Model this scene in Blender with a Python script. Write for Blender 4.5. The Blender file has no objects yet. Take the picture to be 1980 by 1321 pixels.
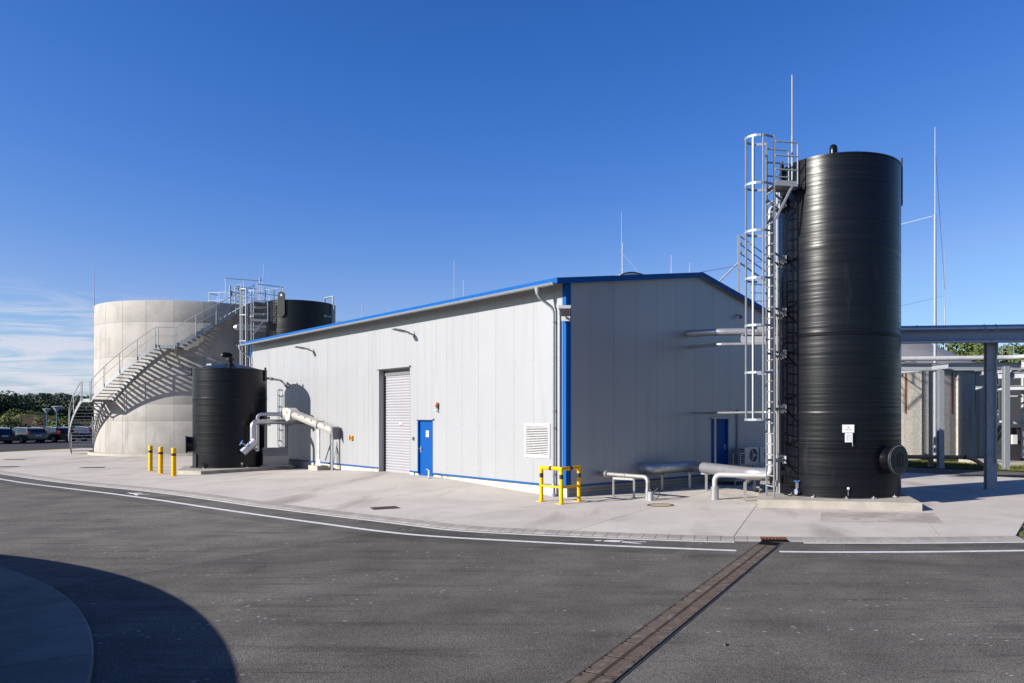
import bpy, bmesh, math, random
from mathutils import Vector, Matrix
R_ = math.radians
rng = random.Random(7)
scene = bpy.context.scene
COL = scene.collection
V = lambda *a: Vector(a)

# ------------------------------------------------------------------ camera, sky, sun, exposure
FPX, CX, HZ, CAMZ = 1456.0, 1215.0, 808.0, 2.2      # focal length and principal point of the 1980 px wide photograph
cam_d = bpy.data.cameras.new('camera'); cam = bpy.data.objects.new('camera', cam_d); COL.objects.link(cam)
cam.location = (0, 0, CAMZ); cam.rotation_euler = (R_(90), 0, 0)
cam_d.sensor_width = 36; cam_d.lens = 36 * FPX / 1980
cam_d.shift_x = (990 - CX) / 1980; cam_d.shift_y = (HZ - 660.5) / 1980
cam_d.clip_start = .05; cam_d.clip_end = 6000
scene.camera = cam

SUN_L = V(.87, .493).normalized(); SUN_EL = R_(24.5)   # horizontal travel direction of the sunlight, elevation
SKYK = ((2.1, 1.0), (3.9, .26), (7.2, -.28))
world = bpy.data.worlds.new('World'); scene.world = world; world.use_nodes = True
wn, wl_ = world.node_tree.nodes, world.node_tree.links
wn.clear()
sky = wn.new('ShaderNodeTexSky'); sky.sky_type = 'NISHITA'; sky.sun_disc = False
sky.sun_elevation = SUN_EL; sky.sun_rotation = math.atan2(-SUN_L.x, -SUN_L.y)
sky.altitude = 50; sky.air_density = 1.0; sky.dust_density = .35; sky.ozone_density = 2.2
hsv = wn.new('ShaderNodeHueSaturation'); hsv.inputs['Saturation'].default_value = 1.0; hsv.inputs['Value'].default_value = 1.0
bg = wn.new('ShaderNodeBackground'); bg.inputs['Strength'].default_value = .05
out = wn.new('ShaderNodeOutputWorld')
# thin cirrus low over the horizon
tc = wn.new('ShaderNodeTexCoord'); sep = wn.new('ShaderNodeSeparateXYZ'); wl_.new(tc.outputs['Generated'], sep.inputs[0])
mp = wn.new('ShaderNodeMapping'); mp.inputs['Scale'].default_value = (1.6, 1.6, 13); mp.inputs['Location'].default_value = (.35, .2, .1)
mp.inputs['Rotation'].default_value = (R_(3), R_(4), 0)
wl_.new(tc.outputs['Generated'], mp.inputs[0])
cn = wn.new('ShaderNodeTexNoise'); cn.inputs['Scale'].default_value = 4.2; cn.inputs['Detail'].default_value = 9; cn.inputs['Roughness'].default_value = .62; cn.inputs['Distortion'].default_value = 1.6
wl_.new(mp.outputs[0], cn.inputs['Vector'])
cr = wn.new('ShaderNodeValToRGB'); cr.color_ramp.elements[0].position = .42; cr.color_ramp.elements[1].position = .58
wl_.new(cn.outputs['Fac'], cr.inputs[0])
er = wn.new('ShaderNodeValToRGB')                       # by elevation: only a low band of cloud
e = er.color_ramp.elements; e[0].position = 0; e[0].color = (1, 1, 1, 1); e[1].position = .145; e[1].color = (0, 0, 0, 1)
x = e.new(.06); x.color = (.95, .95, .95, 1)
x = e.new(.11); x.color = (.45, .45, .45, 1)
wl_.new(sep.outputs['Z'], er.inputs[0])
mm = wn.new('ShaderNodeMath'); mm.operation = 'MULTIPLY'; wl_.new(cr.outputs[0], mm.inputs[0]); wl_.new(er.outputs[0], mm.inputs[1])
# clouds only over the western part of the sky
azr = wn.new('ShaderNodeMapRange'); azr.inputs['From Min'].default_value = -.44; azr.inputs['From Max'].default_value = -.58
wl_.new(sep.outputs['X'], azr.inputs['Value'])
m2 = wn.new('ShaderNodeMath'); m2.operation = 'MULTIPLY'; wl_.new(mm.outputs[0], m2.inputs[0]); wl_.new(azr.outputs[0], m2.inputs[1])
m3 = wn.new('ShaderNodeMath'); m3.operation = 'MULTIPLY'; m3.inputs[1].default_value = .88; wl_.new(m2.outputs[0], m3.inputs[0])
mx = wn.new('ShaderNodeMix'); mx.data_type = 'RGBA'
tint = wn.new('ShaderNodeVectorMath'); tint.operation = 'MULTIPLY'; tint.inputs[1].default_value = (.86, 1.02, 1.57)
wl_.new(sky.outputs[0], tint.inputs[0])
ssp = wn.new('ShaderNodeSeparateColor'); scb = wn.new('ShaderNodeCombineColor'); wl_.new(tint.outputs[0], ssp.inputs[0])
for ch_, (pv, kk) in enumerate(SKYK):                  # deepen the clear sky towards the zenith, channel by channel
    dv = wn.new('ShaderNodeMath'); dv.operation = 'DIVIDE'; dv.inputs[1].default_value = pv; wl_.new(ssp.outputs[ch_], dv.inputs[0])
    pw = wn.new('ShaderNodeMath'); pw.operation = 'POWER'; pw.inputs[1].default_value = kk; wl_.new(dv.outputs[0], pw.inputs[0])
    mn = wn.new('ShaderNodeMath'); mn.operation = 'MINIMUM'; mn.inputs[1].default_value = 1.05; wl_.new(pw.outputs[0], mn.inputs[0])
    mu = wn.new('ShaderNodeMath'); mu.operation = 'MULTIPLY'; wl_.new(mn.outputs[0], mu.inputs[0]); wl_.new(ssp.outputs[ch_], mu.inputs[1])
    wl_.new(mu.outputs[0], scb.inputs[ch_])
wl_.new(scb.outputs[0], hsv.inputs['Color']); wl_.new(m3.outputs[0], mx.inputs['Factor'])
wl_.new(hsv.outputs[0], mx.inputs['A']); mx.inputs['B'].default_value = (7.6, 7.5, 8.3, 1)
wl_.new(mx.outputs['Result'], bg.inputs['Color']); wl_.new(bg.outputs[0], out.inputs[0])

sun_d = bpy.data.lights.new('sun', 'SUN'); sun_d.energy = 5.0; sun_d.angle = R_(.53); sun_d.color = (1, .945, .875)
sun = bpy.data.objects.new('sun', sun_d); COL.objects.link(sun)
tosun = V(-SUN_L.x * math.cos(SUN_EL), -SUN_L.y * math.cos(SUN_EL), math.sin(SUN_EL))
sun.rotation_euler = tosun.to_track_quat('Z', 'Y').to_euler()
scene.view_settings.view_transform = 'Standard'; scene.view_settings.look = 'None'
scene.view_settings.gamma = 1; scene.view_settings.use_curve_mapping = False
scene.view_settings.exposure = 1.03
scene.cycles.max_bounces = 6

# ------------------------------------------------------------------ measuring helpers (pixel of the 1980 px photo -> metres)
r2 = .5 ** .5
CORNER = V(-1.7962, 21.7217)
WD, WG = V(-r2, r2), V(r2, r2)          # along the sunlit wall (away), along the gable wall (away)

def at(px, py, Y):
    return V((px - CX) / FPX * Y, Y, CAMZ + (HZ - py) / FPX * Y)
def ss(a, b, t):
    t = min(1, max(0, (t - a) / (b - a))); return t * t * (3 - 2 * t)
def zg(x, y):
    p = V(x, y) - CORNER; u = p.dot(WD); v = max(0, -p.dot(WG))
    return -.1 - .07 * ss(5, 22, u) + .2 * ss(0, 8, u) * (1 - ss(10.5, 20, u)) * math.exp(-(v / 7) ** 2)
def gp(px, py, dz=0):
    z = -.1
    for _ in range(15):
        Y = (CAMZ - z) * FPX / (py - HZ); X = (px - CX) / FPX * Y; z = zg(X, Y) + dz
    return V(X, Y, z)
def _on(dr, px):
    k = (px - CX) / FPX
    return (k * CORNER.y - CORNER.x) / (dr.x - k * dr.y)
def wl(px, py):                          # photo point on the sunlit wall -> (u, z)
    u = _on(WD, px); return u, CAMZ + (HZ - py) / FPX * (CORNER + WD * u).y
def wr(px, py):
    s = _on(WG, px); return s, CAMZ + (HZ - py) / FPX * (CORNER + WG * s).y
def L(u, off, z):                        # point on / in front of the sunlit wall
    p = CORNER + WD * u - WG * off; return V(p.x, p.y, z)
def Gb(s, off, z):                       # point on / in front of the gable wall
    p = CORNER + WG * s - WD * off; return V(p.x, p.y, z)

# ------------------------------------------------------------------ materials
_M = {}
ALB = .75
def M(name, c1, c2=None, ns=1.5, rough=.6, metal=0, bump=0, bs=60, stretch=(1, 1, 1), detail=6, lo=.35, hi=.65, spec=.5, rv=0, obj_var=0, stain=None):
    if name in _M: return _M[name]
    c1 = tuple(q * ALB for q in c1); c2 = tuple(q * ALB for q in c2) if c2 else None
    if stain: stain = (tuple(q * ALB for q in stain[0]),) + tuple(stain[1:])
    m = bpy.data.materials.new(name); _M[name] = m; m.use_nodes = True
    n, l = m.node_tree.nodes, m.node_tree.links
    b = n['Principled BSDF']; b.inputs['Roughness'].default_value = rough; b.inputs['Metallic'].default_value = metal
    b.inputs['Specular IOR Level'].default_value = min(spec, .06) if rough >= .8 else spec
    b.inputs['Base Color'].default_value = (*c1, 1)
    m.diffuse_color = (*c1, 1)
    geo = n.new('ShaderNodeNewGeometry'); mp = n.new('ShaderNodeMapping'); mp.inputs['Scale'].default_value = stretch
    l.new(geo.outputs['Position'], mp.inputs[0])
    col = None
    if c2:
        t = n.new('ShaderNodeTexNoise'); t.inputs['Scale'].default_value = ns; t.inputs['Detail'].default_value = detail; t.inputs['Roughness'].default_value = .62
        l.new(mp.outputs[0], t.inputs['Vector'])
        r = n.new('ShaderNodeMapRange'); r.inputs['From Min'].default_value = lo; r.inputs['From Max'].default_value = hi
        l.new(t.outputs['Fac'], r.inputs['Value'])
        x = n.new('ShaderNodeMix'); x.data_type = 'RGBA'; x.inputs['A'].default_value = (*c1, 1); x.inputs['B'].default_value = (*c2, 1)
        l.new(r.outputs[0], x.inputs['Factor']); col = x.outputs['Result']
        if rv:
            rr = n.new('ShaderNodeMapRange'); rr.inputs['To Min'].default_value = rough - rv; rr.inputs['To Max'].default_value = rough + rv
            l.new(t.outputs['Fac'], rr.inputs['Value']); l.new(rr.outputs[0], b.inputs['Roughness'])
    if stain:                                     # (colour, noise scale, stretch, lo, hi)
        sc, sn, sst, slo, shi = stain
        mp2 = n.new('ShaderNodeMapping'); mp2.inputs['Scale'].default_value = sst; l.new(geo.outputs['Position'], mp2.inputs[0])
        t = n.new('ShaderNodeTexNoise'); t.inputs['Scale'].default_value = sn; t.inputs['Detail'].default_value = 5; l.new(mp2.outputs[0], t.inputs['Vector'])
        r = n.new('ShaderNodeMapRange'); r.inputs['From Min'].default_value = slo; r.inputs['From Max'].default_value = shi; l.new(t.outputs['Fac'], r.inputs['Value'])
        x = n.new('ShaderNodeMix'); x.data_type = 'RGBA'; x.inputs['B'].default_value = (*sc, 1)
        if col: l.new(col, x.inputs['A'])
        else: x.inputs['A'].default_value = (*c1, 1)
        l.new(r.outputs[0], x.inputs['Factor']); col = x.outputs['Result']
    if obj_var:
        oi = n.new('ShaderNodeObjectInfo'); r = n.new('ShaderNodeMapRange'); r.inputs['To Min'].default_value = 1 - obj_var; r.inputs['To Max'].default_value = 1 + obj_var
        l.new(oi.outputs['Random'], r.inputs['Value'])
        x = n.new('ShaderNodeVectorMath'); x.operation = 'SCALE'
        if col: l.new(col, x.inputs[0])
        else: x.inputs[0].default_value = c1
        l.new(r.outputs[0], x.inputs['Scale']); col = x.outputs[0]
    if col: l.new(col, b.inputs['Base Color'])
    if bump:
        t = n.new('ShaderNodeTexNoise'); t.inputs['Scale'].default_value = bs; t.inputs['Detail'].default_value = 4; l.new(mp.outputs[0], t.inputs['Vector'])
        bp = n.new('ShaderNodeBump'); bp.inputs['Strength'].default_value = bump; bp.inputs['Distance'].default_value = .01
        l.new(t.outputs['Fac'], bp.inputs['Height']); l.new(bp.outputs[0], b.inputs['Normal'])
    return m
def nodes_of(m): return m.node_tree.nodes, m.node_tree.links

def make_asphalt(name='asphalt', c1=(.136, .126, .111), c2=(.172, .159, .139)):
    m = M(name, c1, c2, ns=.35, rough=.85, detail=8)
    n, l = nodes_of(m); b = n['Principled BSDF']; geo = [q for q in n if q.type == 'NEW_GEOMETRY'][0]
    base = b.inputs['Base Color'].links[0].from_socket
    def noise(scale, detail=3, stretch=None):
        t = n.new('ShaderNodeTexNoise'); t.inputs['Scale'].default_value = scale; t.inputs['Detail'].default_value = detail
        if stretch:
            q = n.new('ShaderNodeMapping'); q.inputs['Scale'].default_value = stretch[0]; q.inputs['Rotation'].default_value = (0, 0, stretch[1]); l.new(geo.outputs['Position'], q.inputs[0]); l.new(q.outputs[0], t.inputs['Vector'])
        else: l.new(geo.outputs['Position'], t.inputs['Vector'])
        return t.outputs['Fac']
    def rng_(v, a, b_, c=0, d=1):
        r = n.new('ShaderNodeMapRange'); r.inputs['From Min'].default_value = a; r.inputs['From Max'].default_value = b_; r.inputs['To Min'].default_value = c; r.inputs['To Max'].default_value = d
        l.new(v, r.inputs['Value']); return r.outputs[0]
    def mul(c, f):
        x = n.new('ShaderNodeVectorMath'); x.operation = 'SCALE'; l.new(c, x.inputs[0]); l.new(f, x.inputs['Scale']); return x.outputs[0]
    def mix(f, a, bcol):
        x = n.new('ShaderNodeMix'); x.data_type = 'RGBA'; l.new(f, x.inputs['Factor']); l.new(a, x.inputs['A']); x.inputs['B'].default_value = bcol; return x.outputs['Result']
    def math_(op, a, bv):
        x = n.new('ShaderNodeMath'); x.operation = op; l.new(a, x.inputs[0])
        if isinstance(bv, (int, float)): x.inputs[1].default_value = bv
        else: l.new(bv, x.inputs[1])
        return x.outputs[0]
    def one(v):
        x = n.new('ShaderNodeValue'); x.outputs[0].default_value = v; return x.outputs[0]
    c = mul(base, rng_(noise(62, 3), .3, .7, .46, 1.6))                   # aggregate
    c = mul(c, rng_(noise(1.1, 5), .35, .7, .80, 1.12))
    c = mul(c, rng_(noise(.8, 4, ((.5, 4, 1), R_(20))), .54, .70, 1, .74))   # tyre drag marks
    c = mul(c, rng_(noise(.12, 3), .40, .62, .88, 1.10))                      # older and newer areas
    c = mul(c, math_('SUBTRACT', one(1.0), math_('MULTIPLY', rng_(noise(2.2, 3, ((.35, 9, 1), R_(-8))), .60, .70, 0, .34), rng_(noise(.35, 2), .44, .54, 0, 1))))   # skid ripples
    c = mul(c, rng_(noise(.9, 6), .62, .78, 1, .64))                          # oil and patch stains
    # a seam between two paving runs: the run beyond it is a little paler
    sp = n.new('ShaderNodeVectorMath'); sp.operation = 'DOT_PRODUCT'; sp.inputs[1].default_value = (-.88, .475, 0); l.new(geo.outputs['Position'], sp.inputs[0])
    sd_ = math_('ADD', sp.outputs['Value'], rng_(noise(3, 3), 0, 1, -.02, .02))
    c = mul(c, rng_(sd_, SEAM - .006, SEAM + .006, .93, 1.19))
    c = mul(c, rng_(math_('ABSOLUTE', math_('SUBTRACT', sd_, SEAM), 0), .012, .03, .72, 1))
    # white paint flecks dropped along the wheel tracks
    vo = n.new('ShaderNodeTexVoronoi'); vo.inputs['Scale'].default_value = 1.0
    q = n.new('ShaderNodeMapping'); q.inputs['Scale'].default_value = (8, 15, 1); l.new(geo.outputs['Position'], q.inputs[0]); l.new(q.outputs[0], vo.inputs['Vector'])
    spots = rng_(math_('ADD', vo.outputs['Distance'], math_('MULTIPLY', noise(30, 3), .35)), .40, .34, 0, 1)
    track = rng_(noise(.42, 4, ((.8, 3.4, 1), R_(18))), .535, .60, 0, 1)
    pick = n.new('ShaderNodeSeparateColor'); l.new(vo.outputs['Color'], pick.inputs[0])
    f = math_('MULTIPLY', math_('MULTIPLY', spots, track), rng_(pick.outputs[0], .76, .78, 0, .72))
    c = mix(f, c, (.42, .41, .40, 1))
    l.new(c, b.inputs['Base Color'])
    bp = n.new('ShaderNodeBump'); bp.inputs['Strength'].default_value = .8; bp.inputs['Distance'].default_value = .012
    l.new(noise(80, 4), bp.inputs['Height']); l.new(bp.outputs[0], b.inputs['Normal'])
    return m
SEAM = 11.88

def make_apron():
    m = M('apron_concrete', (.575, .525, .465), (.465, .425, .376), ns=.55, rough=.82, detail=8, lo=.38, hi=.72, stretch=(1, 1, 1), bump=.25, bs=35, stain=((.30, .268, .23), .9, (1, .24, 1), .55, .78), obj_var=.04)
    return m
def make_panel():
    m = M('panel_metal', (.408, .413, .423), (.392, .397, .408), ns=.6, rough=.42, metal=.25, obj_var=.02, stain=((.33, .33, .335), 1.2, (2.2, 2.2, .12), .56, .86))
    n, l = nodes_of(m); b = n['Principled BSDF']; geo = [q for q in n if q.type == 'NEW_GEOMETRY'][0]
    s = n.new('ShaderNodeSeparateXYZ'); l.new(geo.outputs['Position'], s.inputs[0])
    q = n.new('ShaderNodeMath'); q.operation = 'MULTIPLY'; q.inputs[1].default_value = 2 * math.pi * 1.4142 / .098; l.new(s.outputs['Y'], q.inputs[0])
    w = n.new('ShaderNodeMath'); w.operation = 'SINE'; l.new(q.outputs[0], w.inputs[0])
    r = n.new('ShaderNodeMapRange'); r.inputs['From Min'].default_value = .55; r.inputs['From Max'].default_value = .95; l.new(w.outputs[0], r.inputs['Value'])
    bp = n.new('ShaderNodeBump'); bp.inputs['Strength'].default_value = .35; bp.inputs['Distance'].default_value = .004; l.new(r.outputs[0], bp.inputs['Height']); l.new(bp.outputs[0], b.inputs['Normal'])
    return m
ASPH = make_asphalt(); ASPH2 = make_asphalt('newer_asphalt', (.108, .101, .090), (.134, .125, .111)); APRON = make_apron(); PANEL = make_panel()
ALU = M('aluminium_cladding', (.60, .60, .61), (.51, .51, .53), ns=3, rough=.34, metal=.7, rv=.05)
STEEL = M('stainless_steel', (.52, .50, .47), (.44, .42, .40), ns=6, rough=.4, metal=.6)
GALV = M('galvanised_steel', (.37, .39, .41), (.30, .32, .345), ns=14, rough=.5, metal=.3, detail=3)
GALVD = M('weathered_galvanised', (.40, .42, .45), (.33, .35, .38), ns=8, rough=.5, metal=.3)
BLUE = M('blue_coated_sheet', (.0, .100, .36), (.0, .092, .335), ns=2, rough=.5, spec=.15)
BLUED = M('blue_door_paint', (.0, .076, .315), (.0, .070, .295), ns=2, rough=.5, spec=.15)
HDPE = M('black_polyethylene', (.0028, .0035, .0055), (.005, .006, .009), ns=1.4, rough=.31, stretch=(.16, .16, 9), rv=.13, spec=.27, bump=.5, bs=1.6, stain=((.022, .0225, .025), 2.6, (1.6, 1.6, .3), .62, .86))
BLACK = M('black_plastic', (.012, .012, .013), rough=.45)
RUBBER = M('tyre_rubber', (.014, .014, .014), rough=.8)
YEL = M('yellow_paint', (.98, .50, .0), (.92, .46, .0), ns=5, rough=.42, spec=.2, stain=((.42, .27, .08), 16, (1, 1, .6), .64, .72))
CONC = M('tank_concrete', (.475, .452, .418), (.37, .353, .325), ns=.9, rough=.85, detail=10, lo=.32, hi=.68, bump=.35, bs=14, stain=((.25, .23, .205), .8, (1.5, 1.5, .4), .56, .80), obj_var=.03)
CONCJ = M('joint_concrete', (.36, .335, .30), rough=.9)
CONCF = M('foundation_concrete', (.46, .42, .36), (.36, .33, .285), ns=2.5, rough=.88, bump=.3, bs=20, stain=((.22, .19, .15), 1.6, (1, 1, 2), .62, .78))
CREAM = M('plinth_render', (.66, .60, .48), (.55, .50, .40), ns=3, rough=.85, stain=((.34, .27, .19), 2, (1, 1, 2), .62, .78))
KERB = M('kerb_concrete', (.34, .315, .285), (.27, .25, .225), ns=4, rough=.85, bump=.2, bs=40, obj_var=.08)
JOINT = M('dark_joint', (.05, .048, .045), rough=.95)
WHITE = M('white_paint', (.72, .72, .72), (.60, .60, .60), ns=6, rough=.5)
LINE = M('road_paint', (.74, .72, .70), (.50, .49, .475), ns=9, rough=.7, lo=.42, hi=.78)
GREY = M('grey_shutter', (.37, .365, .385), (.345, .34, .36), ns=1, rough=.45)
GREYD = M('grey_housing', (.16, .165, .175), rough=.5)
RUST = M('rusted_iron', (.125, .098, .082), (.085, .068, .058), ns=12, rough=.85, bump=.4, bs=60, stain=((.16, .15, .145), 7, (1, 1, 1), .55, .7))
RUSTB = M('rusty_grate', (.24, .105, .055), (.13, .066, .042), ns=18, rough=.9)
RED = M('red_lens', (.55, .012, .012), rough=.25)
ORANGE = M('orange_lens', (.85, .24, .01), rough=.25)
BLUEV = M('blue_valve_paint', (.02, .16, .50), rough=.4)
GLASS = M('dark_glass', (.012, .014, .018), rough=.06, spec=.8)
GRASS = M('grass_blades', (.11, .135, .028), (.17, .16, .05), ns=.7, rough=.8, stretch=(1, 1, 1))
TURF = M('turf', (.085, .095, .028), (.15, .125, .05), ns=1.2, rough=.95, bump=.6, bs=20)
SOIL = M('bare_soil', (.085, .06, .042), (.06, .045, .034), ns=.8, rough=.95, bump=.6, bs=6)
WATER = M('dark_water', (.02, .03, .025), rough=.05)
PRECAST = M('precast_aggregate', (.50, .465, .41), (.37, .345, .305), ns=9, rough=.9, detail=3, bump=.35, bs=30, stain=((.29, .26, .22), .8, (2, 2, .35), .58, .78), obj_var=.05)
RUSTS = M('rust_streak', (.26, .10, .03), (.15, .065, .026), ns=2.5, rough=.9, stretch=(3, 3, .4))
ROOFG = M('grey_membrane', (.235, .225, .225), (.20, .192, .192), ns=1, rough=.6)
DARKIN = M('recess_shade', (.006, .006, .007), rough=.9)  # near-black: shade inside pits, slots and openings put into the colour
BROWNP = M('ochre_pipe', (.33, .23, .12), (.24, .165, .09), ns=6, rough=.6)
PVC = M('grey_pipe', (.42, .42, .43), (.36, .36, .37), ns=4, rough=.4)
ACW = M('appliance_white', (.58, .57, .54), rough=.45)
CARS = {k: M('car_paint_' + k, c, rough=.22, metal=.55, spec=.6) for k, c in dict(grey=(.12, .125, .13), navy=(.012, .018, .05), black=(.012, .012, .016), blue=(.02, .05, .16)).items()}

def leafmat(name, c1, c2, ns=.9):
    m = M(name, c1, c2, ns=ns, rough=.7, detail=2, lo=.4, hi=.6)
    m.node_tree.nodes['Principled BSDF'].inputs['Specular IOR Level'].default_value = .25
    return m
LEAF_D = leafmat('leaf_dark', (.026, .043, .018), (.050, .070, .024), .35)
LEAF_P = leafmat('needle_hazed', (.045, .066, .050), (.075, .095, .062), .12)  # distance haze put into the needle colour: paler and bluer
LEAF_M = leafmat('leaf_mid', (.070, .105, .026), (.11, .145, .035), .5)
LEAF_L = leafmat('leaf_light', (.13, .165, .04), (.19, .20, .06), .5)
BARK = M('bark', (.07, .052, .04), (.05, .038, .03), ns=6, rough=.95)

# ------------------------------------------------------------------ mesh helpers
Z3 = V(0, 0, 1)
class MB:
    def __init__(s): s.v = []; s.f = []
    def add(s, vs, fs):
        n = len(s.v); s.v += [tuple(q) for q in vs]; s.f += [[i + n for i in f] for f in fs]; return s
    def hexa(s, p): return s.add(p, [(3, 2, 1, 0), (4, 5, 6, 7), (0, 1, 5, 4), (1, 2, 6, 5), (2, 3, 7, 6), (3, 0, 4, 7)])
    def obox(s, o, a, b, c): return s.hexa([o, o + a, o + a + b, o + b, o + c, o + a + c, o + a + b + c, o + b + c])
    def box(s, c, sx, sy, sz, rz=0):
        a = V(math.cos(rz), math.sin(rz), 0) * sx; b = V(-math.sin(rz), math.cos(rz), 0) * sy; c = Vector(c)
        return s.obox(c - a / 2 - b / 2 - V(0, 0, sz / 2), a, b, V(0, 0, sz))
    def wbox(s, fn, u0, u1, o0, o1, z0, z1):      # box in a wall's own coordinates
        return s.hexa([fn(u0, o0, z0), fn(u1, o0, z0), fn(u1, o1, z0), fn(u0, o1, z0), fn(u0, o0, z1), fn(u1, o0, z1), fn(u1, o1, z1), fn(u0, o1, z1)])
    def bar(s, p0, p1, w, h, up=Z3):
        p0, p1 = Vector(p0), Vector(p1); t = (p1 - p0).normalized(); a = t.cross(up)
        if a.length < 1e-4: a = t.cross(V(1, 0, 0))
        a.normalize(); b = a.cross(t).normalized()
        return s.obox(p0 - a * w / 2 - b * h / 2, p1 - p0, a * w, b * h)
    def ibeam(s, p0, p1, w, h, t=.016, up=Z3):
        p0, p1 = Vector(p0), Vector(p1); d = (p1 - p0).normalized(); a = d.cross(up)
        if a.length < 1e-4: a = d.cross(V(0, 1, 0))
        a.normalize(); b = a.cross(d).normalized()
        for sg in (-1, 1): s.obox(p0 - a * w / 2 + b * (sg * (h / 2 - t / 2) - t / 2), p1 - p0, a * w, b * t)
        return s.obox(p0 - a * t / 2 - b * (h / 2 - t), p1 - p0, a * t, b * (h - 2 * t))
    def tube(s, pts, r, n=10, cap=True):
        pts = [Vector(p) for p in pts]; m = len(pts); rs = r if isinstance(r, (list, tuple)) else [r] * m
        t0 = (pts[1] - pts[0]).normalized(); a = t0.cross(Z3)
        if a.length < 1e-3: a = t0.cross(V(0, 1, 0))
        a.normalize(); vs = []; prev = t0
        for i, p in enumerate(pts):
            t = (pts[min(i + 1, m - 1)] - pts[max(i - 1, 0)])
            if t.length < 1e-9: t = prev
            t = t.normalized()
            a = (prev.rotation_difference(t) @ a); a = (a - t * a.dot(t)).normalized(); b = t.cross(a); prev = t
            for k in range(n):
                q = 2 * math.pi * k / n; vs.append(p + (a * math.cos(q) + b * math.sin(q)) * rs[i])
        fs = [(i * n + k, i * n + (k + 1) % n, (i + 1) * n + (k + 1) % n, (i + 1) * n + k) for i in range(m - 1) for k in range(n)]
        if cap: fs += [tuple(range(n))[::-1], tuple((m - 1) * n + k for k in range(n))]
        return s.add(vs, fs)
    def cyl(s, p0, p1, r, n=14, r1=None): return s.tube([p0, p1], [r, r if r1 is None else r1], n)
    def lathe(s, prof, c, n=64, a0=0, a1=None):
        full = a1 is None; m = n if full else n + 1; aa = 2 * math.pi if full else a1 - a0; vs = []
        for (r, z) in prof:
            for k in range(m):
                q = a0 + aa * k / n; vs.append((c[0] + r * math.cos(q), c[1] + r * math.sin(q), c[2] + z))
        fs = []
        for i in range(len(prof) - 1):
            for k in range(n):
                k2 = (k + 1) % m if full else k + 1
                fs.append((i * m + k, i * m + k2, (i + 1) * m + k2, (i + 1) * m + k))
        return s.add(vs, fs)
    def prism(s, poly, z0, z1):                  # horizontal polygon extruded
        n = len(poly); f0 = z0 if callable(z0) else (lambda x, y: z0)
        vs = [(p[0], p[1], f0(p[0], p[1])) for p in poly] + [(p[0], p[1], z1) for p in poly]
        return s.add(vs, [tuple(range(n))[::-1], tuple(range(n, 2 * n))] + [(i, (i + 1) % n, n + (i + 1) % n, n + i) for i in range(n)])
    def plate(s, pts, thick):                    # planar polygon given thickness vector
        n = len(pts); th = Vector(thick); vs = [Vector(p) for p in pts] + [Vector(p) + th for p in pts]
        return s.add(vs, [tuple(range(n))[::-1], tuple(range(n, 2 * n))] + [(i, (i + 1) % n, n + (i + 1) % n, n + i) for i in range(n)])
    def mesh(s, name, mat, org=V(0, 0, 0), smooth=False):
        me = bpy.data.meshes.new(name); o = Vector(org)
        me.from_pydata([(q[0] - o.x, q[1] - o.y, q[2] - o.z) for q in s.v], [], s.f); me.materials.append(mat)
        if smooth:
            me.polygons.foreach_set('use_smooth', [True] * len(me.polygons)); me.set_sharp_from_angle(angle=R_(38))
        me.update(); return me
    def build(s, name, mat, parent=None, smooth=False, org=None, label=None, kind=None):
        o = ORG[parent.name] if parent is not None else (V(0, 0, 0) if org is None else Vector(org))
        ob = bpy.data.objects.new(name, s.mesh(name, mat, o, smooth)); COL.objects.link(ob)
        if parent is not None: ob.parent = parent
        else: ob.location = o
        ORG[ob.name] = o
        if label: ob['label'] = label
        if kind: ob['kind'] = kind
        return ob
ORG = {}
def tag(o, label, cat, group=None):
    o['label'] = label; o['category'] = cat
    if group: o['group'] = group
    return o
def thing(name, label, cat, loc=(0, 0, 0), group=None):
    o = bpy.data.objects.new(name, None); COL.objects.link(o); o.location = loc; o.empty_display_size = .2
    ORG[o.name] = Vector(loc); return tag(o, label, cat, group)
def struct(o): o['kind'] = 'structure'; return o
def place(o, loc, rz=0): o.location = loc; o.rotation_euler = (0, 0, rz); return o
def copy_tree(o, parent=None):
    c = o.copy(); COL.objects.link(c)
    if parent is not None: c.parent = parent
    for ch in list(o.children): copy_tree(ch, c)
    return c
def copy_part(me, name, parent, loc=(0, 0, 0), rot=(0, 0, 0)):
    ob = bpy.data.objects.new(name, me); COL.objects.link(ob); ob.parent = parent; ob.location = loc; ob.rotation_euler = rot
    ORG[ob.name] = V(0, 0, 0); return ob
def fillet(pts, r, n=6):
    pts = [Vector(p) for p in pts]; out = [pts[0]]
    for i in range(1, len(pts) - 1):
        a, b, c = pts[i - 1], pts[i], pts[i + 1]; u = (a - b); v = (c - b); k = min(r, u.length * .48, v.length * .48)
        p0, p1 = b + u.normalized() * k, b + v.normalized() * k
        for j in range(n + 1):
            t = j / n; out.append(p0 * (1 - t) ** 2 + b * 2 * t * (1 - t) + p1 * t * t)
    return out + [pts[-1]]
def flange(mb, p, d, r, t=.03, n=16):
    d = Vector(d).normalized() * t / 2; mb.cyl(Vector(p) - d, Vector(p) + d, r, n)
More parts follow.
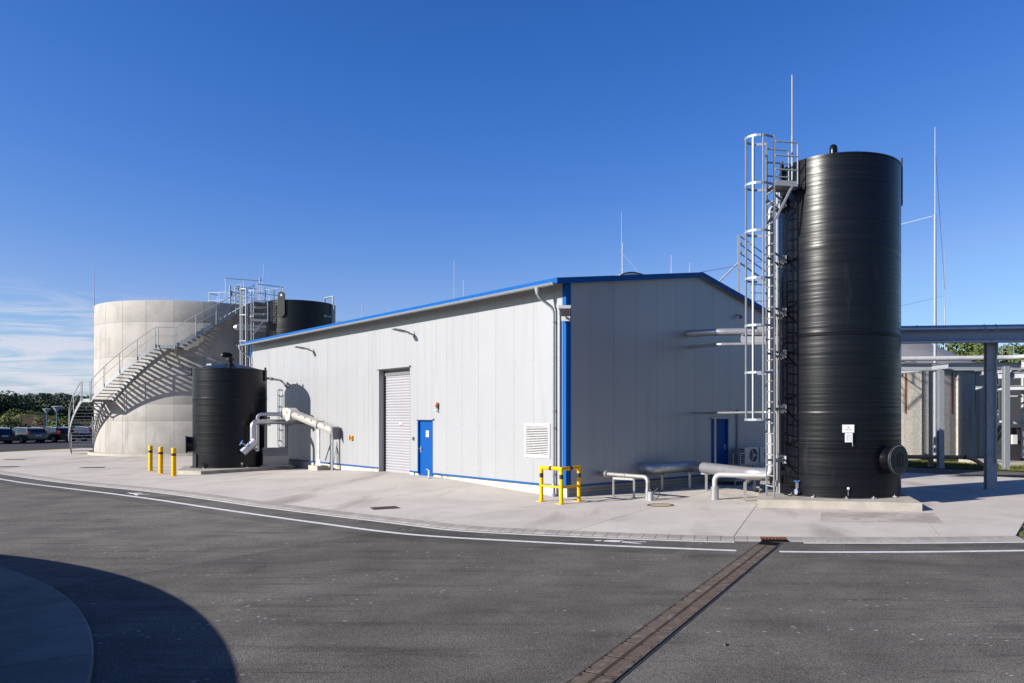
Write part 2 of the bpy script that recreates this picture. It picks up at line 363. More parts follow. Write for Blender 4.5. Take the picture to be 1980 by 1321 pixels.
# ------------------------------------------------------------------ the ground
def sheet(name, mat, x0, x1, y0, y1, nx, ny, zf, parent=None):
    mb = MB(); vs = []
    for j in range(ny + 1):
        for i in range(nx + 1):
            x = x0 + (x1 - x0) * i / nx; y = y0 + (y1 - y0) * j / ny; vs.append((x, y, zf(x, y)))
    w = nx + 1
    mb.add(vs, [(j * w + i, j * w + i + 1, (j + 1) * w + i + 1, (j + 1) * w + i) for j in range(ny) for i in range(nx)])
    return mb.build(name, mat, parent, smooth=True)
ground = struct(sheet('ground', TURF, -2500, 2500, -1500, 3500, 20, 20, lambda x, y: -.55))
RZ = -.05                                              # the road lies 5 cm below the concrete apron
road = struct(sheet('road', ASPH, -75, 45, -30, 62, 120, 92, lambda x, y: zg(x, y) + RZ))
parking = struct(sheet('parking_lot', M('parking_asphalt', (.075, .073, .074), (.06, .06, .062), ns=.5, rough=.85), -130, -42.5, 44, 130, 20, 20, lambda x, y: -.205))

KB = [V(-60, 57.4), V(-44.3, 45.8), V(-36, 39.6), V(-28.29, 33.9), V(-20.5, 28.1), V(-14.5, 23.75), V(-10.43, 20.67), V(-7.98, 19.07), V(-5.9, 17.75), V(-4.4, 16.72), V(-3.51, 16.13), V(-2.54, 15.74), V(-.65, 15.21), V(1.86, 14.66), V(4.77, 14.53), V(7.46, 14.66), V(12.5, 15.1), V(30, 17)]
def dense(pts, step):
    # Catmull-Rom through the points, then resampled at even steps
    fine = []
    for i in range(len(pts) - 1):
        p0, p1, p2, p3 = pts[max(i - 1, 0)], pts[i], pts[i + 1], pts[min(i + 2, len(pts) - 1)]
        for k in range(24):
            t = k / 24; fine.append(.5 * ((2 * p1) + (p2 - p0) * t + (2 * p0 - 5 * p1 + 4 * p2 - p3) * t * t + (3 * p1 - p0 - 3 * p2 + p3) * t ** 3))
    fine.append(pts[-1]); out = [fine[0]]; acc = 0
    for a, b in zip(fine, fine[1:]):
        d = (b - a).length
        while acc + d >= step:
            a = a + (b - a) * ((step - acc) / d); out.append(a.copy()); d = (b - a).length; acc = 0
        acc += d
    return out
def nrm(pts, i):
    t = (pts[min(i + 1, len(pts) - 1)] - pts[max(i - 1, 0)]).normalized(); return V(t.y, -t.x)       # towards the road
KD = dense(KB, .25)
def kidx(p): return min(range(len(KD)), key=lambda i: (KD[i] - p).length)

# concrete apron: slabs between expansion joints, each slab its own piece
apron = struct(thing('concrete_apron', 'pale concrete apron of large slabs', 'x')); del apron['category']
joints = [V(-44.3, 45.8), V(-36, 39.6), V(-28.29, 33.9), V(-20.5, 28.1), V(-14.5, 23.75), V(-10.43, 20.67), V(-7.9, 19.0), V(-4.365, 16.7), V(-1.166, 15.36), V(2.1, 14.62), V(6.097, 14.56), V(7.55, 14.66)]
dirs = [(.13, .99), (.14, .99), (.16, .987), (.2, .98), (.26, .966), (.32, .947), (.42, .907), (.52, .854), (.40, .916), (.247, .969), (.27, .963), (.52, .854)]
lens = [24, 26, 30, 34, 34, 34, 34, 34, 34, 0, 0, 0]
nB, cB = V(.64, .77), .64 * 11.65 + .77 * 31.4
for k in range(len(joints) - 1):
    i0, i1 = kidx(joints[k]), kidx(joints[k + 1]); front = KD[i0:i1 + 1]; m = len(front) - 1; vs = []; NR = 26
    for i, p in enumerate(front):
        t = i / m; e = (V(*dirs[k]) * (1 - t) + V(*dirs[k + 1]) * t).normalized()
        W = lens[k] * (1 - t) + lens[k + 1] * t if lens[k] and lens[k + 1] else 0
        if not W: W = (cB - p.dot(nB)) / e.dot(nB)
        if k == len(joints) - 5: W = 34 * (1 - t) + t * (cB - p.dot(nB)) / e.dot(nB)
        q = p.copy()
        if i == 0: q = q + V(-e.y, e.x) * -.008
        if i == m: q = q + V(-e.y, e.x) * .008
        for j in range(NR + 1):
            x = q + e * (W * (j / NR) ** 1.5); vs.append((x.x, x.y, zg(x.x, x.y)))
    w = NR + 1; n0 = len(vs)
    fs = [(i * w + j, (i + 1) * w + j, (i + 1) * w + j + 1, i * w + j + 1) for i in range(m) for j in range(NR)]
    # joint edges go down 4 cm
    for i in (0, m):
        b0 = len(vs)
        for j in range(w): x = vs[i * w + j]; vs.append((x[0], x[1], x[2] - .04))
        fs += [(i * w + j, i * w + j + 1, b0 + j + 1, b0 + j) for j in range(NR)]
    b0 = len(vs)
    for i in range(m + 1): x = vs[i * w + NR]; vs.append((x[0], x[1], x[2] - .1))
    fs += [(i * w + NR, (i + 1) * w + NR, b0 + i + 1, b0 + i) for i in range(m)]
    MB().add(vs, fs).build('slab', APRON, apron, smooth=True)

# kerb stones between apron and road
kerb = thing('kerb', 'low sloping concrete kerb between apron and road', 'kerb'); struct(kerb); del kerb['category']
ka, kb_ = kidx(V(-10.43, 20.67)), kidx(V(7.6, 14.67))
def kstone(i0, i1, gap=.009):
    pts = [KD[i] for i in range(i0, i1 + 1)]; vs = []; mb = MB()
    for q, i in enumerate(range(i0, i1 + 1)):
        p = KD[i]; n = nrm(KD, i); t = V(-n.y, n.x)
        p = p + t * (gap / 2 if q == 0 else -gap / 2 if i == i1 else 0)
        z = zg(p.x, p.y); jit = 0
        for (o, dz) in ((.004, -.06), (.004, .0), (.03, .006), (.26, -.025), (.325, RZ - .012), (.325, RZ - .06)):
            x = p + n * o; vs.append((x.x, x.y, z + dz))
    m = i1 - i0
    fs = [(i * 6 + k, (i + 1) * 6 + k, (i + 1) * 6 + k + 1, i * 6 + k + 1) for i in range(m) for k in range(5)]
    fs += [tuple(range(6)), tuple(m * 6 + k for k in range(6))[::-1]]
    return mb.add(vs, fs)
gully0, gully1 = kidx(V(2.55, 14.6)) , kidx(V(3.02, 14.6))
i = ka
while i < kb_:
    j = i + (1 if i > kidx(V(-6.5, 18.1)) else 2)
    if not (j > gully0 and i < gully1): kstone(i, j).build('kerb_stone', KERB, kerb)
    i = j
far = MB(); i = kidx(V(-46, 47))
while i < ka: m_ = kstone(i, min(i + 4, ka)); far.add(m_.v, m_.f); i += 4
far.build('kerb_stone', KERB, kerb, kind='stuff')

# a strip of newer, darker asphalt under the footway lines
def ribbon2(pts, w0, w1, dz):
    mb = MB(); vs = []
    for i, p in enumerate(pts):
        n = nrm(pts, i)
        for k in range(4): x = p + n * (w0 + (w1 - w0) * k / 3); vs.append((x.x, x.y, zg(x.x, x.y) + RZ + dz))
    return mb.add(vs, [(4 * i + k, 4 * i + k + 1, 4 * i + k + 5, 4 * i + k + 4) for i in range(len(pts) - 1) for k in range(3)])
# painted lines, each a thin sheet on the asphalt, parts of the road
def ribbon(pts, w0, w1, dz=.004):
    mb = MB(); vs = []
    for i, p in enumerate(pts):
        n = nrm(pts, i)
        for o in (w0, w1): x = p + n * o; vs.append((x.x, x.y, zg(x.x, x.y) + RZ + dz))
    return mb.add(vs, [(2 * i, 2 * i + 1, 2 * i + 3, 2 * i + 2) for i in range(len(pts) - 1)])
def cut(pts, c, r0): 
    a = [p for p in pts if p.x < c - r0]; b = [p for p in pts if p.x > c + r0]; return a, b
KL = [p for p in KD if -58 < p.x < 16]
a, b = cut(KL, 2.68, .42)
for q in (a, b): ribbon(q, .375, .49).build('edge_line', LINE, road)
# the inner line runs about a metre outside the first one
L2 = dense([V(-52, 51.5), V(-38, 40.3), V(-24.88, 29.81), V(-19.17, 25.55), V(-14.61, 22.2), V(-11.37, 19.8), V(-8.93, 18.15), V(-7.13, 16.95), V(-5.18, 15.62), V(-3.91, 14.95), V(-2.34, 14.42), V(-.6, 13.9), V(1.7, 13.36), V(2.55, 13.22), V(4.32, 13.17), V(7, 13.32), V(16, 14.1)], .25)
ribbon2([p for p in L2 if p.x < 1.0], -.92, .62, .002).build('asphalt_strip', ASPH2, road, smooth=True)
a, b = [p for p in L2 if p.x < 2.02], [p for p in L2 if p.x > 2.58]
for q in (a, b): ribbon(q, -.06, .075).build('lane_line', LINE, road)
def ped_symbol(px, py, length):
    c = gp(px, py, RZ); i = min(range(len(L2)), key=lambda k: (L2[k] - V(c.x, c.y)).length)
    t = (L2[i + 1] - L2[i - 1]).normalized(); n = V(t.y, -t.x); s = length
    mb = MB()
    def poly(pp):
        vs = []
        for (x, y) in pp: w = V(c.x, c.y) + t * (x * s) + n * (y * s * .30); vs.append((w.x, w.y, zg(w.x, w.y) + RZ + .004))
        mb.add(vs, [tuple(range(len(vs)))])
    poly([(-.5 + .075 + .075 * math.cos(q), .19 * math.sin(q)) for q in [k * math.pi / 6 for k in range(12)]])
    poly([(-.32, -.12), (-.2, -.42), (.02, -.5), (.05, -.3), (-.1, -.15), (.04, -.1), (.06, .2), (-.12, .3), (-.3, .2)])
    poly([(.0, -.1), (.28, -.15), (.5, -.42), (.5, -.2), (.3, .06), (.04, .12)])
    poly([(.02, .1), (.25, .2), (.48, .5), (.44, .62), (.2, .4), (.0, .24)])
    mb.build('pedestrian_symbol', LINE, road)
ped_symbol(1198, 1047.5, 1.0); ped_symbol(264, 955, 1.25)

# drainage channel across the road
dr = thing('drain_channel', 'rusty slotted drain channel running diagonally across the asphalt road', 'drain')
da, db = gp(1000, 1432, RZ), gp(1492, 1048.5, RZ)
dt = V(db.x - da.x, db.y - da.y); dlen = dt.length; dt.normalize(); dn = V(dt.y, -dt.x)
def dpt(a, b, z): p = V(da.x, da.y) + dt * a + dn * b; return V(p.x, p.y, zg(p.x, p.y) + RZ + z)
bed = MB(); bed.add([dpt(0, -.19, .003), dpt(dlen, -.19, .003), dpt(dlen, .19, .003), dpt(0, .19, .003)], [(0, 1, 2, 3)]); bed.build('channel_shade', DARKIN, dr)  # dark sheet just above the road, standing in for the channel's shaded depth
for sg in (-1, 1):
    fr = MB(); fr.obox(dpt(0, sg * .204 - .012, -.02), dpt(dlen, sg * .204 - .012, -.02) - dpt(0, sg * .204 - .012, -.02), V(*dn, 0) * .024, V(0, 0, .027)); fr.build('channel_frame', M('dark_frame', (.075, .07, .068), rough=.7), dr)
gm = MB(); GL = .498                                   # one cast grating, local x along the channel
for side in (-1, 1):
    y0, y1 = sorted((side * .022, side * .178)); NB = 15
    for k in range(NB):
        x0 = .012 + (GL - .03) * k / NB; sk = .012 * (1 if k % 2 else 1)
        gm.hexa([V(x0, y0, 0), V(x0 + .019, y0, 0), V(x0 + .019 + sk * side, y1, 0), V(x0 + sk * side, y1, 0), V(x0, y0, .012), V(x0 + .019, y0, .012), V(x0 + .019 + sk * side, y1, .012), V(x0 + sk * side, y1, .012)])
    gm.obox(V(0, side * .184 - .007, 0), V(GL, 0, 0), V(0, .014, 0), V(0, 0, .0145))
gm.obox(V(0, -.016, 0), V(GL, 0, 0), V(0, .012, 0), V(0, 0, .0145)); gm.obox(V(0, .006, 0), V(GL, 0, 0), V(0, .010, 0), V(0, 0, .0145))
gmesh = gm.mesh('grating', RUST)
bolt = MB(); bolt.cyl(V(0, 0, .0), V(0, 0, .018), .011, 8); bmesh_ = bolt.mesh('bolt', BLACK)
ang = math.atan2(dt.y, dt.x)
for k in range(int(dlen / .5)):
    p = dpt(k * .5, 0, .005); g_ = copy_part(gmesh, 'grating', dr, p, (0, 0, ang))
    for bx_ in (.1, .4):
        for sy in (-.16, .16): copy_part(bmesh_, 'bolt', g_, (bx_, sy, 0))
gu = thing('kerb_gully', 'rust-red cast iron kerb inlet grate at the end of the drain channel', 'drain inlet')
kc = KD[kidx(V(2.78, 14.6))]; kn = nrm(KD, kidx(V(2.78, 14.6))); kt = V(-kn.y, kn.x)
def kp(a, b, z): p = kc + kt * a + kn * b; return V(p.x, p.y, zg(p.x, p.y) + z)
mb = MB(); mb.obox(kp(-.25, 0, -.055), V(*kt, 0) * .5, V(*kn, 0) * .33, V(0, 0, .03)); mb.build('gully_pit', DARKIN, gu)
mb = MB()
for (b0, b1) in ((0, .05), (.28, .33)): mb.hexa([kp(-.25, b0, -.05), kp(.25, b0, -.05), kp(.25, b1, -.05), kp(-.25, b1, -.05), kp(-.25, b0, .0 - b0 * .14), kp(.25, b0, .0 - b0 * .14), kp(.25, b1, .0 - b1 * .14), kp(-.25, b1, .0 - b1 * .14)])
mb.build('gully_frame', RUSTB, gu)
for k in range(8):
    a0 = -.25 + k * .0655; mb = MB(); mb.hexa([kp(a0, .05, -.045), kp(a0 + .04, .05, -.045), kp(a0 + .04, .28, -.05), kp(a0, .28, -.05), kp(a0, .05, -.006), kp(a0 + .04, .05, -.006), kp(a0 + .04, .28, -.038), kp(a0, .28, -.038)]); mb.build('gully_bar', RUSTB, gu)

# covers let into the apron
def ground_disc(px, py, r):
    c = gp(px, py); t = thing('manhole_cover', 'round rusty manhole cover with concrete filling beside the pipes', 'manhole cover', c)
    mb = MB(); mb.lathe([(r, -.02), (r, .008), (r * .78, .008), (r * .78, .004)], c, 40); mb.build('cover_ring', RUSTB, t, True)
    mb = MB(); mb.lathe([(r * .78, .006), (.001, .006)], c, 40); mb.build('cover_fill', M('cover_fill', (.50, .40, .28), (.40, .30, .2), ns=6, rough=.9), t)
    for k in range(18):
        a = k * 2 * math.pi / 18; mb = MB(); mb.box(c + V(math.cos(a) * r * .89, math.sin(a) * r * .89, .008), r * .12, .045, .008, a); mb.build('lug', RUST, t)
ground_disc(1277, 977, .36)
def floor_grate(px, py, sx, sy, rz, label):
    c = gp(px, py); t = thing('floor_gully', label, 'drain grate', c)
    mb = MB(); mb.box(c + V(0, 0, .002), sx, sy, .008, rz); mb.build('pit', DARKIN, t)
    mb = MB(); a = V(math.cos(rz), math.sin(rz), 0); b = V(-a.y, a.x, 0)
    for sg in (-1, 1):
        mb.bar(c + a * (sg * sx / 2) - b * sy / 2 + V(0, 0, .006), c + a * (sg * sx / 2) + b * sy / 2 + V(0, 0, .006), .03, .014)
        mb.bar(c + b * (sg * sy / 2) - a * sx / 2 + V(0, 0, .006), c + b * (sg * sy / 2) + a * sx / 2 + V(0, 0, .006), .03, .014)
    mb.build('frame', RUST, t)
    for k in range(9):
        q = -sx / 2 + sx * (k + .5) / 9; mb = MB(); mb.bar(c + a * q - b * sy / 2 + V(0, 0, .008), c + a * q + b * sy / 2 + V(0, 0, .008), .026, .01); mb.build('bar', RUST, t)
floor_grate(744, 982.5, .62, .45, R_(30), 'square rusty floor grate in the concrete near the kerb')
floor_grate(179, 904.5, .9, .5, R_(20), 'small dark floor grate in the apron before the concrete tank')
floor_grate(12, 903, .9, .5, R_(20), 'small dark floor grate at the left edge of the apron')
floor_grate(28, 889, .9, .5, R_(20), 'farther small dark floor grate on the left of the apron')

# worn patches left on the apron in front of the tall tank's base
for k_, pp_ in enumerate(([(1588, 990), (1780, 992), (1806, 993), (1824, 1012), (1806, 1011), (1700, 1009), (1586, 1008)],)):
    vs = []
    for (a, b) in pp_: w_ = gp(a, b); vs.append((w_.x, w_.y, w_.z + .004))
    MB().add(vs, [tuple(range(len(vs)))]).build('worn_patch', M('worn_concrete', (.34, .305, .265), (.50, .455, .40), ns=1.1, rough=.85, lo=.40, hi=.60, detail=7, stain=((.30, .265, .22), 2.2, (1, 1, 1), .6, .75)), apron)
# narrow verges and the road behind the apron on the right
verge = MB(); vs = []
for j in range(21):
    p = V(-44.3, 45.8) + V(.13, .99) * (j * 1.6) ; vs += [(p.x - .9, p.y, -.215), (p.x - .02, p.y, -.178)]
verge.add(vs, [(2 * j, 2 * j + 1, 2 * j + 3, 2 * j + 2) for j in range(20)])
struct(verge.build('grass_verge', M('dry_turf', (.20, .165, .06), (.14, .125, .045), ns=2, rough=.95, bump=.6, bs=25)))
tB = V(.77, -.64).normalized(); pB = V(11.65, 31.4)
def bp_(a, b, z): p = pB + tB * a + V(.64, .77).normalized() * b; return V(p.x, p.y, z)
kb2 = thing('back_kerb', 'pale flush kerb between apron and service road', 'kerb'); struct(kb2); del kb2['category']
for k in range(40):
    mb = MB(); mb.hexa([bp_(-14 + k, .01, -.2), bp_(-13.015 + k, .01, -.2), bp_(-13.015 + k, .16, -.2), bp_(-14 + k, .16, -.2), bp_(-14 + k, .01, -.094), bp_(-13.015 + k, .01, -.094), bp_(-13.015 + k, .16, -.094), bp_(-14 + k, .16, -.094)]); mb.build('kerb_stone', KERB, kb2)
struct(MB().add([bp_(-16, .16, -.13), bp_(40, .16, -.13), bp_(40, 4.2, -.13), bp_(-16, 4.2, -.13)], [(0, 1, 2, 3)]).build('service_road', ASPH))
struct(MB().add([bp_(-16, 4.2, -.1), bp_(45, 4.2, -.1), bp_(45, 40, -.1), bp_(-16, 40, -.1)], [(0, 1, 2, 3)]).build('lawn', TURF))
struct(MB().add([(7.62, 14.72, -.16), (30, 16.6, -.16), (34, 30, -.16), (16.3, 29.2, -.16)], [(0, 1, 2, 3)]).build('grass_patch', TURF))
def tufts(name, label, pts, n, h, mat=GRASS):
    mb = MB(); rr = random.Random(len(name) + n)
    for _ in range(n):
        a, b = rr.random(), rr.random(); p = (Vector(pts[0]) * (1 - a) + Vector(pts[1]) * a) * (1 - b) + (Vector(pts[3]) * (1 - a) + Vector(pts[2]) * a) * b
        for q in range(3):
            t = rr.uniform(0, 6.28); d = V(math.cos(t), math.sin(t), 0); hh = h * rr.uniform(.5, 1.2); w = d * .012
            lean = V(rr.uniform(-1, 1), rr.uniform(-1, 1), 0) * hh * .45
            mb.add([p - w, p + w, p + lean + V(0, 0, hh)], [(0, 1, 2)])
    o = mb.build(name, mat); o['kind'] = 'stuff'; o['label'] = label; o['category'] = 'grass'; return o
tufts('grass', 'short green grass on the patch at the right edge of the apron', [(7.65, 14.75, -.16), (11, 15.2, -.16), (14.5, 27, -.16), (13.9, 26, -.16)], 6000, .07)
tufts('grass', 'lawn grass between service road and ribbed round tank', [bp_(-6, 4.25, -.1), bp_(16, 4.25, -.1), bp_(16, 8.5, -.1), bp_(-6, 8.5, -.1)], 9000, .10)
tufts('grass', 'dry grass along the far left edge of the apron', [(-45.2, 45.8, -.21), (-44.4, 45.8, -.18), (-41.9, 64, -.18), (-42.7, 64, -.21)], 3500, .10, M('dry_grass', (.22, .19, .06), (.16, .15, .05), ns=1, rough=.9))
# two dropped twigs
for (px, py, rz, lb) in ((1244, 1212, 1.0, 'small brown twig lying against the drain channel'), (1402, 1248, 1.35, 'small brown twig lying alone on the asphalt')):
    p = gp(px, py, RZ); d = V(math.cos(rz), math.sin(rz), 0)
    tw = MB(); tw.tube([p - d * .04 + V(0, 0, .012), p + V(0, 0, .014), p + d * .03 + V(.004, 0, .013), p + d * .045 + V(.006, 0, .012)], [.006, .009, .008, .003], 8)
    tag(tw.build('twig', BROWNP, None, True, org=p), lb, 'twig')

# round settling basin at the left, out of frame, that shades the corner of the road
BC = V(-18.25, -1.76); bz = -.1
basin = thing('settling_basin', 'low round concrete settling basin left of the road', 'basin', (BC.x, BC.y, bz))
mb = MB(); mb.lathe([(14.3, 0), (14.3, 1.2), (13.95, 1.2), (13.95, .5)], (BC.x, BC.y, bz), 160); mb.build('wall', CONC, basin, True)
mb = MB(); mb.lathe([(13.95, .75), (.01, .75)], (BC.x, BC.y, bz), 64); mb.build('water', WATER, basin)
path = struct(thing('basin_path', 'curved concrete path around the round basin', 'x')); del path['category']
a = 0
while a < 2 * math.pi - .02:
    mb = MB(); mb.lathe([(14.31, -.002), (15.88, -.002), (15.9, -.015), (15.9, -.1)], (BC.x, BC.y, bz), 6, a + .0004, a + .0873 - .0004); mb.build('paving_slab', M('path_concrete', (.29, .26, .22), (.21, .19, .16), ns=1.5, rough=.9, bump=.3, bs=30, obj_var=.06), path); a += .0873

# ------------------------------------------------------------------ industrial hall
UL, SR, S_RIDGE = 25.85, 10.8, 6.014
def zr(s): return 6.235 + (s) * .16 if s < S_RIDGE else 7.197 - (s - S_RIDGE) * .226
hall = thing('industrial_hall', 'long silver metal-clad hall with blue trim and low gabled roof', 'building', L(0, 0, 0))
PB = .235                                             # underside of the cladding
rd0, rd1, rdz = 8.96, 11.45, 4.09                     # roller shutter opening
bd0, bd1, bdz = 7.36, 8.40, 2.12                      # blue door opening
def notch(a, b, z0, z1, openings):
    cuts = sorted({a, b} | {c for o in openings for c in o[:2] if a < c < b}); out = []
    for p, q in zip(cuts, cuts[1:]):
        m_ = (p + q) / 2; zz = z0
        for (c, d, h) in openings:
            if c < m_ < d: zz = h
        out.append((p, q, zz, z1))
    return out
seams = [.16] + [.542 + .981 * k for k in range(26)] + [UL - .12]
for a, b in zip(seams, seams[1:]):
    mb = MB()
    for (p, q, z0, z1) in notch(a, b, PB, 6.12, [(rd0, rd1, rdz), (bd0, bd1, bdz)]):
        mb.wbox(L, p + (.003 if p == a else 0), q - (.003 if q == b else 0), -.10, 0, z0, z1)
    mb.build('wall_panel', PANEL, hall)
gs = [.18, .927] + [.927 + .968 * k for k in range(1, 11)] + [SR]
for a, b in zip(gs, gs[1:]):
    xs = [a + .003] + ([S_RIDGE] if a < S_RIDGE < b else []) + [b - .003]; mb = MB()
    for p, q in zip(xs, xs[1:]):
        parts = notch(p, q, PB, 0, [(6.66, 7.62, 2.16)])
        for (p2, q2, z0, _) in parts:
            t0, t1 = zr(p2) - .13, zr(q2) - .13
            mb.hexa([Gb(p2, -.1, z0), Gb(q2, -.1, z0), Gb(q2, 0, z0), Gb(p2, 0, z0), Gb(p2, -.1, t0), Gb(q2, -.1, t1), Gb(q2, 0, t1), Gb(p2, 0, t0)])
    mb.build('wall_panel', PANEL, hall)
core = MB()                                            # dark liner behind the panel joints
core.hexa([L(.05, -.13, 0), L(rd0 - .02, -.13, 0), L(rd0 - .02, -.11, 0), L(.05, -.11, 0), L(.05, -.13, 6.1), L(rd0 - .02, -.13, 6.1), L(rd0 - .02, -.11, 6.1), L(.05, -.11, 6.1)])
core.wbox(L, rd1 + .02, UL - .12, -.13, -.11, 0, 6.1); core.wbox(L, rd0 - .02, rd1 + .02, -.13, -.11, rdz + .02, 6.1)
core.wbox(Gb, .12, 6.64, -.13, -.11, 0, 6.1); core.wbox(Gb, 7.64, SR, -.13, -.11, 0, 6.0); core.wbox(Gb, 6.64, 7.64, -.13, -.11, 2.18, 6.1)
core.build('wall_core', M('joint_filler', (.38, .38, .395), rough=.6), hall)
mb = MB(); mb.hexa([L(UL, .0, -.2), L(UL, -SR, -.2), L(UL - .1, -SR, -.2), L(UL - .1, 0, -.2), L(UL, 0, 6.1), L(UL, -SR, 6.05), L(UL - .1, -SR, 6.05), L(UL - .1, 0, 6.1)])
mb.add([L(UL - .001, 0, 6.1), L(UL - .001, -S_RIDGE, 7.06), L(UL - .001, -SR, 6.0)], [(0, 1, 2)]); mb.build('end_wall', PANEL, hall)
mb = MB(); mb.wbox(Gb, SR - .1, SR, -UL, 0.0, -.2, 6.02); mb.build('back_wall', PANEL, hall)
# plinth
for (u0, u1) in ((0, bd0), (bd1, rd0), (rd1, UL)):
    mb = MB(); mb.wbox(L, u0 + (.0 if u0 else -.0), u1, -.09, -.03 + .0, -.45, PB - .05); mb.build('plinth', CREAM, hall)
mb = MB(); mb.wbox(Gb, .035, 6.66, -.09, -.028, -.45, PB - .05); mb.build('plinth', CONCF, hall)
mb = MB(); mb.wbox(Gb, 7.62, SR, -.09, -.028, -.45, PB - .05); mb.build('plinth', CONCF, hall)
for z in (-.02, .08):
    mb = MB(); mb.wbox(Gb, .04, 6.6, -.03, -.022, z, z + .012); mb.build('shutter_board_seam', M('seam_stain', (.22, .15, .10), rough=.9), hall)
for (u0, u1) in ((-.02, bd0 - .01), (bd1 + .01, rd0 - .03), (rd1 + .03, UL)):
    mb = MB(); mb.wbox(L, u0, u1, -.08, .045, PB - .045, PB - .005); mb.build('base_flashing', BLUE, hall)
for (u0, u1) in ((.0, 6.64), (7.64, SR)):
    mb = MB(); mb.wbox(Gb, u0, u1, -.08, .045, PB - .047, PB - .007); mb.build('base_flashing', BLUE, hall)
# corner trim
mb = MB(); mb.wbox(L, -.012, .155, .0, .012, PB - .01, 6.12); mb.build('corner_trim', BLUE, hall)
mb = MB(); mb.wbox(Gb, -.0, .175, .0, .0125, PB - .01, 6.12); mb.build('corner_trim', BLUE, hall)
mb = MB(); mb.wbox(L, UL - .12, UL + .012, .0, .012, PB - .01, 6.12); mb.build('corner_trim', BLUE, hall)
# roof, fascias, soffit
EV, VG = -.44, .14
def roofslab(s0, s1, dz0, dz1):
    mb = MB(); P_ = lambda s, u, dz: L(u, -s, zr(s) + dz)
    mb.hexa([P_(s0, -VG, dz0), P_(s1, -VG, dz0), P_(s1, UL + .02, dz0), P_(s0, UL + .02, dz0), P_(s0, -VG, dz1), P_(s1, -VG, dz1), P_(s1, UL + .02, dz1), P_(s0, UL + .02, dz1)]); return mb
roof = roofslab(EV, S_RIDGE, -.10, -.012).build('roof', PANEL, hall)
roofslab(S_RIDGE, SR + .3, -.10, -.012).build('roof', PANEL, hall)
mb = MB(); z = zr(EV); mb.wbox(L, -VG - .015, UL + .03, -EV, -EV + .025, z - .155, z + .005); mb.build('eave_fascia', BLUE, hall)
for (s0, s1) in ((EV - .02, S_RIDGE), (S_RIDGE, SR + .32)):
    mb = MB(); mb.hexa([Gb(s0, VG, zr(s0) - .165), Gb(s1, VG, zr(s1) - .165), Gb(s1, VG + .02, zr(s1) - .165), Gb(s0, VG + .02, zr(s0) - .165), Gb(s0, VG, zr(s0) + .004), Gb(s1, VG, zr(s1) + .004), Gb(s1, VG + .02, zr(s1) + .004), Gb(s0, VG + .02, zr(s0) + .004)]); mb.build('verge_fascia', BLUE, hall)
    mb = MB(); mb.hexa([Gb(s0, .0, zr(s0) - .13), Gb(s1, .0, zr(s1) - .13), Gb(s1, VG, zr(s1) - .13), Gb(s0, VG, zr(s0) - .13), Gb(s0, .0, zr(s0) - .115), Gb(s1, .0, zr(s1) - .115), Gb(s1, VG, zr(s1) - .115), Gb(s0, VG, zr(s0) - .115)]); mb.build('verge_soffit', PANEL, hall)
# gutter and its brackets
gz = zr(EV) - .15; go = -EV + .095
gut = MB(); NS = 10; vs = []
for u in (-VG + .02, UL + .05):
    for (rr_, _) in ((.070, 0), (.060, 1)):
        for k in range(NS + 1):
            a = math.pi + math.pi * k / NS; vs.append(L(u, go + rr_ * math.cos(a), gz + rr_ * math.sin(a)))
w = NS + 1
fs = [(k, k + 1, 2 * w + k + 1, 2 * w + k) for k in range(NS)] + [(w + k, w + k + 1, 3 * w + k + 1, 3 * w + k) for k in range(NS)]
gut.add(vs, fs); gut.add([vs[k] for k in range(w)], [tuple(range(w))]); gut.add([vs[2 * w + k] for k in range(w)], [tuple(range(w))])
gutter = gut.build('gutter', GALV, hall, True)
mb = MB(); mb.tube([L(-VG + .02, go + .068, gz), L(UL + .3, go + .068, gz)], .010, 6); mb.build('gutter_bead', GALV, gutter)
br = MB()
for k in range(7): a = math.pi + math.pi * k / 6; br.add([L(0, go + .075 * math.cos(a), gz + .075 * math.sin(a)), L(.03, go + .075 * math.cos(a), gz + .075 * math.sin(a))], [])
br.f = [(2 * k, 2 * k + 1, 2 * k + 3, 2 * k + 2) for k in range(6)]
brm = br.mesh('gutter_bracket', GALV, ORG[hall.name])
for k in range(29):
    o = copy_part(brm, 'gutter_bracket', gutter); dd = WD * (.35 + k * .87); o.location = (dd.x, dd.y, 0)
# downpipes
def downpipe(u, zb, name='downpipe'):
    mb = MB(); pts = fillet([L(u + .18, go, gz - .02), L(u + .18, go, gz - .30), L(u, .09, gz - .62), L(u, .09, gz - 1.0), L(u, .09, zb)], .14)
    mb.tube(pts, .042, 14); o = mb.build(name, GALV, hall, True)
    mb = MB(); p = L(u + .18, go, gz - .05); q = L(u + .18, go, gz - .26); mb.tube([p, p + (q - p) * .35, q], [.095, .085, .048], 12); mb.build('hopper', GALV, o, True)
    for z in (5.0, 2.4, 1.9, .55): mb = MB(); mb.lathe([(.052, -.02), (.052, .02)], L(u, .09, z), 12); mb.bar(L(u, .0, z), L(u, .06, z), .02, .02); mb.build('pipe_clip', GALV, o)
    mb = MB(); mb.lathe([(.085, 0), (.085, .05), (.06, .07), (.052, .35), (.04, .37)], L(u, .09, zb), 14); mb.build('standpipe', GALV, o, True)
downpipe(.46, zg(*L(.46, .09, 0).xy)); downpipe(UL - .25, -.2)
mb = MB(); mb.tube(fillet([L(.22, .06, -.15), L(.22, .06, 5.25), L(.0, .2, 5.32)], .1), .02, 8); mb.build('cable_conduit', GALV, hall, True)
mb = MB(); mb.wbox(L, .20, .25, .012, .05, .0, 5.2); mb.build('cable_duct', GREY, hall)
